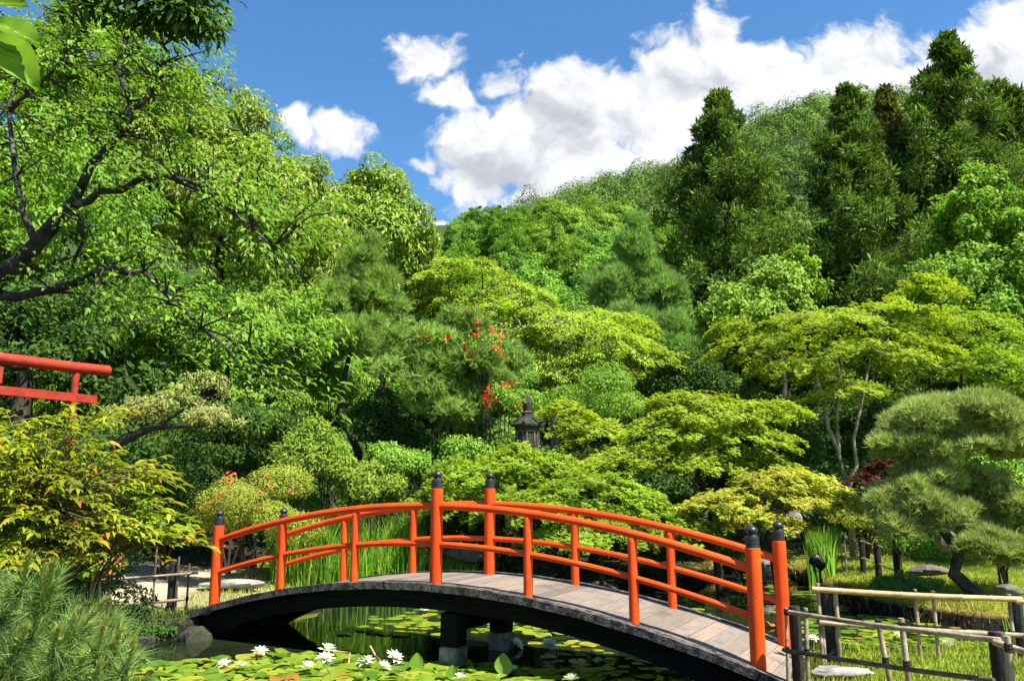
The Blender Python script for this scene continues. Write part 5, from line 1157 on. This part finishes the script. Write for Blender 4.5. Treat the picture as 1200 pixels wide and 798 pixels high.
# sapling close to the viewer with large light green leaves
def sapling():
    b = np.array([-1.25, 1.5, gz(-1.25, 1.5) - .05]); root = empty('young_tree', b, 'young tree close at the upper left corner with large translucent light green leaves', 'tree')
    W = [b, np.array([-1.22, 1.5, 1.2]), P(-90, 20, 1.45), P(-40, 10, 1.4), P(-8, 30, 1.36)]; mb = MB(b); mb.tube(W, [.014, .011, .007, .005, .003], 6); mb.build('trunk', M['bark_cherry'], root)
    spec = [((-14, 42), (44, 98), .5, 1.38), ((-4, 28), (46, 45), .42, 1.36), ((-30, 8), (28, -2), .45, 1.4), ((-10, 30), (28, 62), .4, 1.40), ((-60, -10), (-30, -70), .4, 1.4), ((-50, 40), (-60, 110), .4, 1.42)]
    pos = []; ax = []; L_ = []; wr = []
    for (a, c, w, y) in spec:
        p0 = P(*a, y); p1 = P(*c, y - .03); pos.append(p0); ax.append(p1 - p0); L_.append(np.linalg.norm(p1 - p0))
    ax = np.array(ax); nr = unit(np.cross(ax, np.array([.1, 1, .2])) * .15 + np.array([.1, -.75, .55]))
    for p0, D, nn, ln in zip(pos, unit(ax), nr, L_):          # each big leaf: a curved blade with side veins, and its midrib
        nn = unit(nn - D * nn.dot(D)); S = np.cross(nn, D); m = MB(b); nu, nv = 14, 8; vs = []
        for i in range(nu + 1):
            t = i / nu; w = .26 * ln * math.sin(math.pi * t ** .8) ** .8 * (1 - .25 * t) + .002
            for j in range(nv + 1):
                q = -1 + 2 * j / nv; vs.append(p0 + D * ln * t + S * w * q + nn * ln * (.10 * abs(q) - .16 * t * t + .012 * math.sin((t * 9 - abs(q) * 1.6) * 2 * math.pi)))
        m.add(vs, [(i * (nv + 1) + j, i * (nv + 1) + j + 1, (i + 1) * (nv + 1) + j + 1, (i + 1) * (nv + 1) + j) for i in range(nu) for j in range(nv)])
        lf = m.build('leaf', M['bigleaf'], root, smooth=80)
        m = MB(b); m.tube([p0 + D * ln * t + nn * ln * (-.16 * t * t - .004) for t in (-.12, 0, .25, .5, .75, .97)], [.0011, .0012, .001, .0008, .0006, .0003], 5); m.build('midrib', M['candle'], lf)
sapling()

M['cane'] = simple_mat('green_brown_cane', (.05, .05, .015), (.14, .12, .04), 9, .8, .4)
def nandina():
    global rng
    rng = np.random.default_rng(420)
    b = np.array([-3.0, 4.9, gz(-3.0, 4.9) - .03]); root = empty('nandina_shrub', b, 'yellow green nandina shrub with slender pointed leaves at the left edge before the gate', 'shrub'); mb = MB(b)
    pos = []; nr = []; ax = []; L_ = []
    def spray(p, d, n, ls):
        """one compound leaf: paired leaflets along a thin arching stalk"""
        d = unit(d); side = unit(np.cross(d, UP)); ln = ls * (n * .42 + 1); pts = [p]
        for i in range(1, n + 1):
            f = i / n; pts.append(p + d * ln * f + UP * (-.15 * ln * f * f))
        mb.tube(pts, [.0035] * len(pts), 3, cap=False)
        for i in range(1, n + 1):
            for s in (-1, 1):
                if rng.random() < .08: continue
                dd = unit(d * .75 + side * s * rng.uniform(.5, .9) + UP * rng.uniform(-.12, .32)); pos.append(pts[i]); ax.append(dd); nr.append(unit(UP + rng.normal(size=3) * .3 - d * .1)); L_.append(ls * rng.uniform(.75, 1.15) * (1 - .25 * i / n))
        pos.append(pts[-1]); ax.append(unit(d - UP * .1)); nr.append(unit(UP + rng.normal(size=3) * .2)); L_.append(ls)
    crown = [(20, 520, 75, 34, 5.0, 64), (75, 560, 90, 40, 4.9, 96), (45, 610, 85, 45, 4.8, 96), (120, 600, 75, 26, 4.9, 60), (165, 625, 40, 12, 4.9, 22), (10, 570, 60, 60, 4.7, 64), (100, 495, 20, 14, 5.1, 9), (150, 552, 40, 8, 5.0, 14), (70, 640, 60, 20, 4.7, 28), (-60, 570, 60, 70, 4.8, 64)]
    canes = []
    for i in range(15):
        x = b[0] + rng.normal() * .28; y = b[1] + rng.normal() * .2; h = rng.uniform(.9, 1.75); t = np.array([x + rng.normal() * .3 + .1, y + rng.normal() * .15, b[2] + h])
        s = np.array([x, y, b[2]]); mb.tube([s, (s + t) / 2 + rng.normal(size=3) * .04, t], [.014, .011, .006], 5); canes += [s * (1 - f) + t * f for f in (.5, .7, .85, 1.)]
    A = np.array(canes)
    for (u, v, ru, rv, y, n) in crown:
        c, r_ = E(u, v, ru, rv, y, .35)
        for i in range(n):
            p = c + rdir(1)[0] * np.array(r_) * rng.uniform(.2, 1) ** .5; a = A[int(np.argmin(np.linalg.norm(A - p, axis=1)))]; d = unit((p - a) * np.array([1, 1, .5]) + rng.normal(size=3) * .12)
            mb.tube([a, (a + p) / 2 + UP * .03, p], [.005, .004, .003], 3, cap=False); spray(p - d * .1, d, rng.integers(4, 7), rng.uniform(.062, .09))
    for (u, v, du, dv) in ((195, 628, 40, -2), (150, 545, 45, 0), (78, 508, 5, -35), (112, 500, 30, -30), (190, 600, 30, 5), (208, 632, 45, 2), (160, 640, 40, 15)):
        p = P(u, v, 4.9); spray(p, P(u + du, v + dv, 4.8) - p, 4, .085); a = A[int(np.argmin(np.linalg.norm(A - p, axis=1)))]; mb.tube([a, (a + p) / 2 + UP * .05, p], [.005, .004, .003], 3, cap=False)
    leaves('foliage', np.array(pos), np.array(nr), np.array(ax), np.array(L_) * 1.12, .36, 'leaf', M['nandina'], root, b, curl=.14)
    mb.build('canes', M['cane'], root)
nandina()

def foreground_pine():
    global rng
    rng = np.random.default_rng(430)
    b = np.array([-2.5, 4.0, gz(-2.5, 4.0) - .03]); root = empty('young_pine', b, 'young pine with upright pale candles at the lower left corner', 'pine'); mb = MB(b)
    def cone(u, v, ru, rv, y, n, ry):
        c, r_ = E(u, v, ru, rv, y, ry); return [c + rdir(1)[0] * np.array(r_) * rng.uniform(.1, 1) ** .4 for _ in range(n)]
    T = cone(50, 755, 80, 45, 4.0, 60, .5) + cone(15, 710, 55, 40, 4.2, 26, .4) + cone(110, 785, 45, 22, 3.8, 26, .35) + cone(-50, 740, 60, 70, 4.0, 26, .4) + cone(60, 815, 110, 30, 3.9, 40, .5)
    trunk = [b, b + np.array([.1, 0, .35]), b + np.array([.0, .05, .75]), P(40, 690, 4.1)]
    skeleton(mb, trunk, [.05, .04, .025, .012], np.array(T), .005, .02, seed=431, n=5)
    pos = []; ax = []
    for t in T:
        d = unit((t - trunk[1]) * np.array([.7, .5, .2]) + UP * .45 + rng.normal(size=3) * .25)
        for k in range(7): pos.append(t - d * .02 * k); ax.append(unit(d + rng.normal(size=3) * .25))
    pos2 = []; ax2 = []
    cn = []; ca = []; 
    spec = [((95, 735), (124, 702)), ((117, 758), (122, 730)), ((126, 765), (142, 738)), ((150, 785), (156, 752)), ((134, 772), (138, 750)), ((72, 757), (90, 715)), ((66, 755), (68, 737)), ((55, 690), (62, 660)), ((48, 700), (50, 668)), ((20, 760), (30, 735)), ((5, 715), (12, 690)), ((92, 790), (100, 765)), ((110, 800), (117, 778)), ((40, 740), (46, 708)), ((28, 680), (34, 652))]
    for (a, c) in spec:
        y = rng.uniform(3.3, 3.5); p, q_ = P(*a, y), P(*c, y - .05); d = unit(q_ - p); ln = np.linalg.norm(q_ - p)
        cb2 = MB(b); cb2.tube([p - d * .09 - UP * .02, p, p + d * ln * .5, p + d * ln * .92, q_], [.004, .005, .006, .006, .002], 6); can = cb2.build('candle', M['candle'], root); cn = []; ca = []
        for k in range(230):
            f = rng.uniform(.05, 1); cn.append(p + d * ln * f); ca.append(unit(d * 1.15 + rng.normal(size=3) * .33))
        leaves('bud_needles', np.array(cn), unit(np.cross(np.array(ca), rng.normal(size=(len(ca), 3)))), np.array(ca), .040 * rng.uniform(.7, 1.2, len(cn)), .11, 'flatkite', M['candle'], can, b)
        pos2 += [p - d * rng.uniform(.0, .10) + rng.normal(size=3) * .012 for _ in range(12)]; ax2 += [unit(d * .5 + rng.normal(size=3) * .55) for _ in range(12)]
    pos += pos2; ax += ax2
    leaves('needles', np.array(pos), np.array(ax), np.array(ax), .12 * rng.uniform(.8, 1.2, len(pos)), 1, 'fgn', M['pine_fg'], root, b)
    mb.build('trunk', M['bark'], root, smooth=60)
foreground_pine()
# low dark planting on the near left bank
sh('shaded evergreen shrub behind the young pine at the lower left', 60, 690, 95, 52, 8.2, M['dark'], .06, 6500, seed=441)
sh('small shrub with coral young leaves between the nandina and the left bank fence', 110, 660, 30, 16, 6.2, M['mid'], .05, 700, seed=442, name='small_shrub', flowers=('pink_flower', 20, .035, None))
sh('shaded leafy shrub overhanging the left bank below the grey fence', 150, 738, 62, 18, 12.3, M['dark'], .07, 3500, seed=444)
sh('dark broad low shrub under the nandina', 20, 640, 110, 50, 6.4, M['dark'], .06, 5000, seed=443)
# a few fallen leaves on the lawn by the fence
for i, (u, v) in enumerate(((998, 768), (1014, 766), (1140, 764), (903, 733))):
    p = onz(u, v, -.17 if u > 950 and u < 10 else WATER_Z + .03); p = np.array([p[0], p[1], (gz(p[0], p[1]) + .05) if u > 950 and u < 10 else p[2]])
    rr = np.random.default_rng(i); o = leaves('fallen_leaf', np.array([p, p, p]) , unit(np.array([[.2, -.6, .7], [-.3, -.6, .6], [.5, -.4, .6]])), unit(np.array([[1, .2, .4], [-.6, .3, .5], [.1, .1, 1]])), np.array([.11, .09, .1]), .6, 'leaf', M['litter'], None)
    o.data.transform(Matrix.Translation(tuple(-p))); o.location = tuple(p)
    tag(o, ['reddish brown fallen leaf on the grass left of the bamboo uprights', 'second brown fallen leaf just right of the reddish one', 'brown fallen leaf near the large water lily at right', 'brown fallen leaf floating behind the right end posts'][i], 'fallen leaf')
